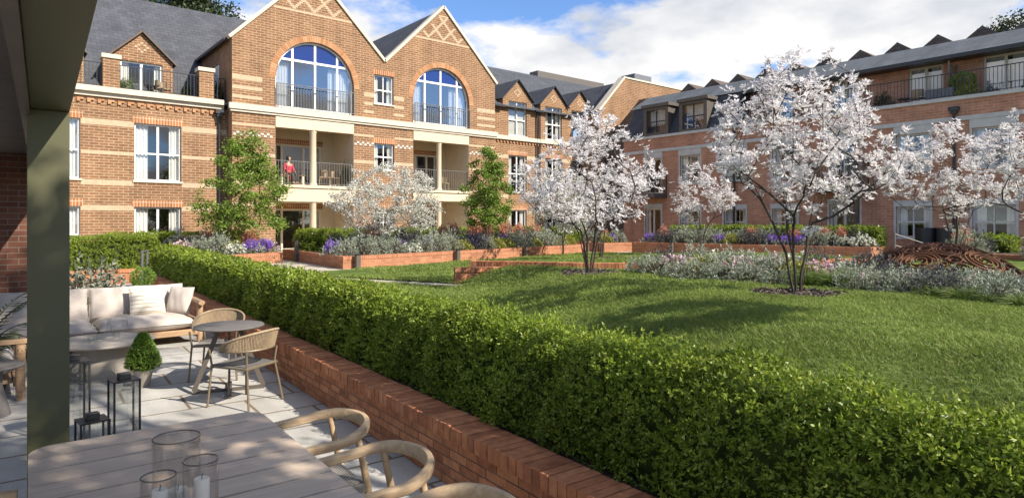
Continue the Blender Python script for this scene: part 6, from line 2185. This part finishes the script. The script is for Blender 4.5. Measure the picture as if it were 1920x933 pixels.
def small_table(x, y, z, lab, mat='wicker', first={}):
    if mat in first: return dup(first[mat], (x, y, z), 0, lab)
    o = thing('balcony_table', lab, 'table', (x, y, z), 0, 'small tables on balconies and roof terraces'); first[mat] = o
    mb = MB(); mb.lathe([(0, .44), (.26, .44), (.26, .47), (0, .47)], n=24); mb.build('tabletop', mat, o, smooth='angle')
    for k in range(3):
        a = k * 2.1; mb = MB(); mb.tube([(.22 * math.cos(a), .22 * math.sin(a), 0), (.12 * math.cos(a), .12 * math.sin(a), .44)], .014, 8); mb.build('leg', mat, o)
    return o


simple_chair(10.62, 28.75, BZ, math.radians(20), 'wicker chair under the woman in red on the left gable balcony')
simple_chair(12.35, 28.8, BZ, math.radians(60), 'left of two wicker chairs right of the column on the left gable balcony')
simple_chair(12.95, 28.9, BZ, math.radians(-50), 'right of two wicker chairs by the climber on the left gable balcony')
small_table(11.15, 28.6, BZ, 'small wicker table beside the woman in red', 'wicker')
simple_chair(19.0, 28.9, BZ, math.radians(30), 'wicker chair on the balcony of the right gable', )
small_table(17.6, 28.9, BZ, 'small round table on the balcony of the right gable', 'wicker')
simple_chair(5.65, 29.6, 6.95, math.radians(40), 'chair in front of the dormer doors on the roof terrace of the left wing')
small_table(5.2, 29.3, 6.95, 'little dark table before the dormer doors on the roof terrace', 'dark_metal')
# climber on the balcony, plants of the roof terraces
for kind, x, y, z, s, hs, lab, var in (('leafy_shrub', 13.2, 28.55, BZ, .35, 3.0, 'slim climbing plant in the right corner of the left gable balcony', 0), ('leafy_shrub', 6.6, 29.5, 6.95, .5, 1.6, 'leafy plant beside the right pier of the roof terrace', 0), ('leafy_shrub', 7.75, 29.3, 6.95, .5, 2.0, 'leafy plant in the corner of the roof terrace by the gable', 0),
                                   ('grass_clump', 4.1, 29.2, 6.95, 1.6, 1.4, 'bright spiky plant beside the left pier of the roof terrace', 0)):
    o = plant(kind, x, y, z, s, 'x', var, hs); o['label'] = lab
RT = 6.63
for kind, x, y, s, hs, lab, var in (('leafy_shrub', 29.9, 11.15, .8, 1.05, 'rounded green shrub at the left end of the visible roof terrace railing', 0), ('leafy_shrub', 29.9, 9.25, .6, .95, 'dark shrub beside the grey trough on the roof terrace', 0),
                                    ('box_ball', 30.0, 8.25, 1.05, .8, 'big clipped ball on the roof terrace right of the slatted screen', 0), ('lime_shrub', 29.7, 8.0, 1.25, 1.3, 'yellow green shrub on the roof terrace under the clipped ball', 0), ('leafy_shrub', 29.85, 7.3, .7, .6, 'low spreading shrub on the roof terrace before the right doors', 1), ('leafy_shrub', 29.9, 6.2, .5, .9, 'shrub at the right edge on the roof terrace', 0)):
    o = plant(kind, x, y, RT, s, 'x', var, hs); o['label'] = lab
    if kind == 'box_ball': o.location.z += .55
o = thing('planter_trough', 'long grey trough planter on the roof terrace beside the slatted screen', 'planter', (29.75, 8.95, RT)); mb = MB(); mb.box(-.22, .22, -.5, .5, 0, .62); mb.build('trough', 'lead_grey', o, bevel=.01); mb = MB(); mb.box(-.19, .19, -.46, .46, .621, .635); mb.build('soil', 'soil', o)
o = thing('privacy_screen', 'slatted timber privacy screen between two roof terraces', 'screen', (29.9, 8.72, RT)); mb = MB(); mb.box(-.02, .04, -.03, .03, 0, 1.75); mb.box(.84, .9, -.03, .03, 0, 1.75); mb.build('posts', 'rail_grey', o)
mb = MB()
for k in range(16): mb.box(.04, .84, -.02, .02, .1 + k * .1, .16 + k * .1)
mb.build('slats', 'teak', o)
simple_chair(30.0, 9.85, RT, 1.0, 'dark chair before the left terrace doors of the mansard building')
small_table(29.95, 10.35, RT, 'small dark table before the left terrace doors of the mansard building', 'dark_metal')
o = thing('garden_bench', 'pale slatted garden bench before the mansard building', 'bench', (27.6, 20.6, .62), -PI / 2)
mb = MB()
for k in range(4): mb.box(-.75, .75, -.25 + k * .12, -.16 + k * .12, .42, .45)
mb.build('seat', 'oak_pale', o)
mb = MB()
for k in range(4): mb.box(-.75, .75, .22, .25, .52 + k * .11, .60 + k * .11)
mb.build('backrest', 'oak_pale', o)
for sx in (-.7, .7):
    for sy, h in ((-.22, .42), (.22, .95)): mb = MB(); mb.box(sx - .03, sx + .03, sy - .03 + .06 * (sy > 0), sy + .03 + .06 * (sy > 0), 0, h); mb.build('leg', 'oak_pale', o)
for x, y, lab in ((27.9, 8.9, 'left dark rattan garden chair by the foot of the right hand facade'), (27.9, 8.2, 'right dark rattan garden chair by the foot of the right hand facade')):
    o = thing('rattan_chair', lab, 'chair', (x, y, .7), PI / 2, 'dark rattan chairs'); mb = MB(); mb.ribbon([(.33 * math.sin(t), .33 * math.cos(t), .65) for t in np.linspace(-1.9, 1.9, 18)], .05, .7); mb.build('backrest', 'dark_metal', o)
    mb = MB(); mb.lathe([(.25, 0), (.31, .38), (.3, .42), (0, .42)], n=20); mb.build('seat', 'dark_metal', o)

# ------------------------------------------------------------------ trees behind the viewer: their shade falls on the terrace and the lawn
small_leaf_tree('spreading green tree behind the terrace, out of the picture', 3.5, -3.2, .5, 8.2, 1.95, 6.2, 61, 'tree_leaf', 215, .15, 'green_tree', 'shade trees behind the terrace', 1, .009, 11, sp=.20, zs=.3, bare=4.6)
small_leaf_tree('tall green tree behind the terrace, out of the picture', 5.4, -3.4, .5, 14.2, 2.6, 12.0, 63, 'tree_leaf', 150, .20, 'green_tree', 'shade trees behind the terrace', 1, .010, 13, sp=.28, zs=.3, bare=9.5)
small_leaf_tree('low spreading green tree beside the lawn, out of the picture', 8.3, 0.0, .5, 4.9, 1.5, 4.2, 62, 'tree_leaf', 60, .12, 'green_tree', 'shade trees behind the terrace', 1, .007, 22, sp=.12, zs=.1, bare=3.2, ry=.5)
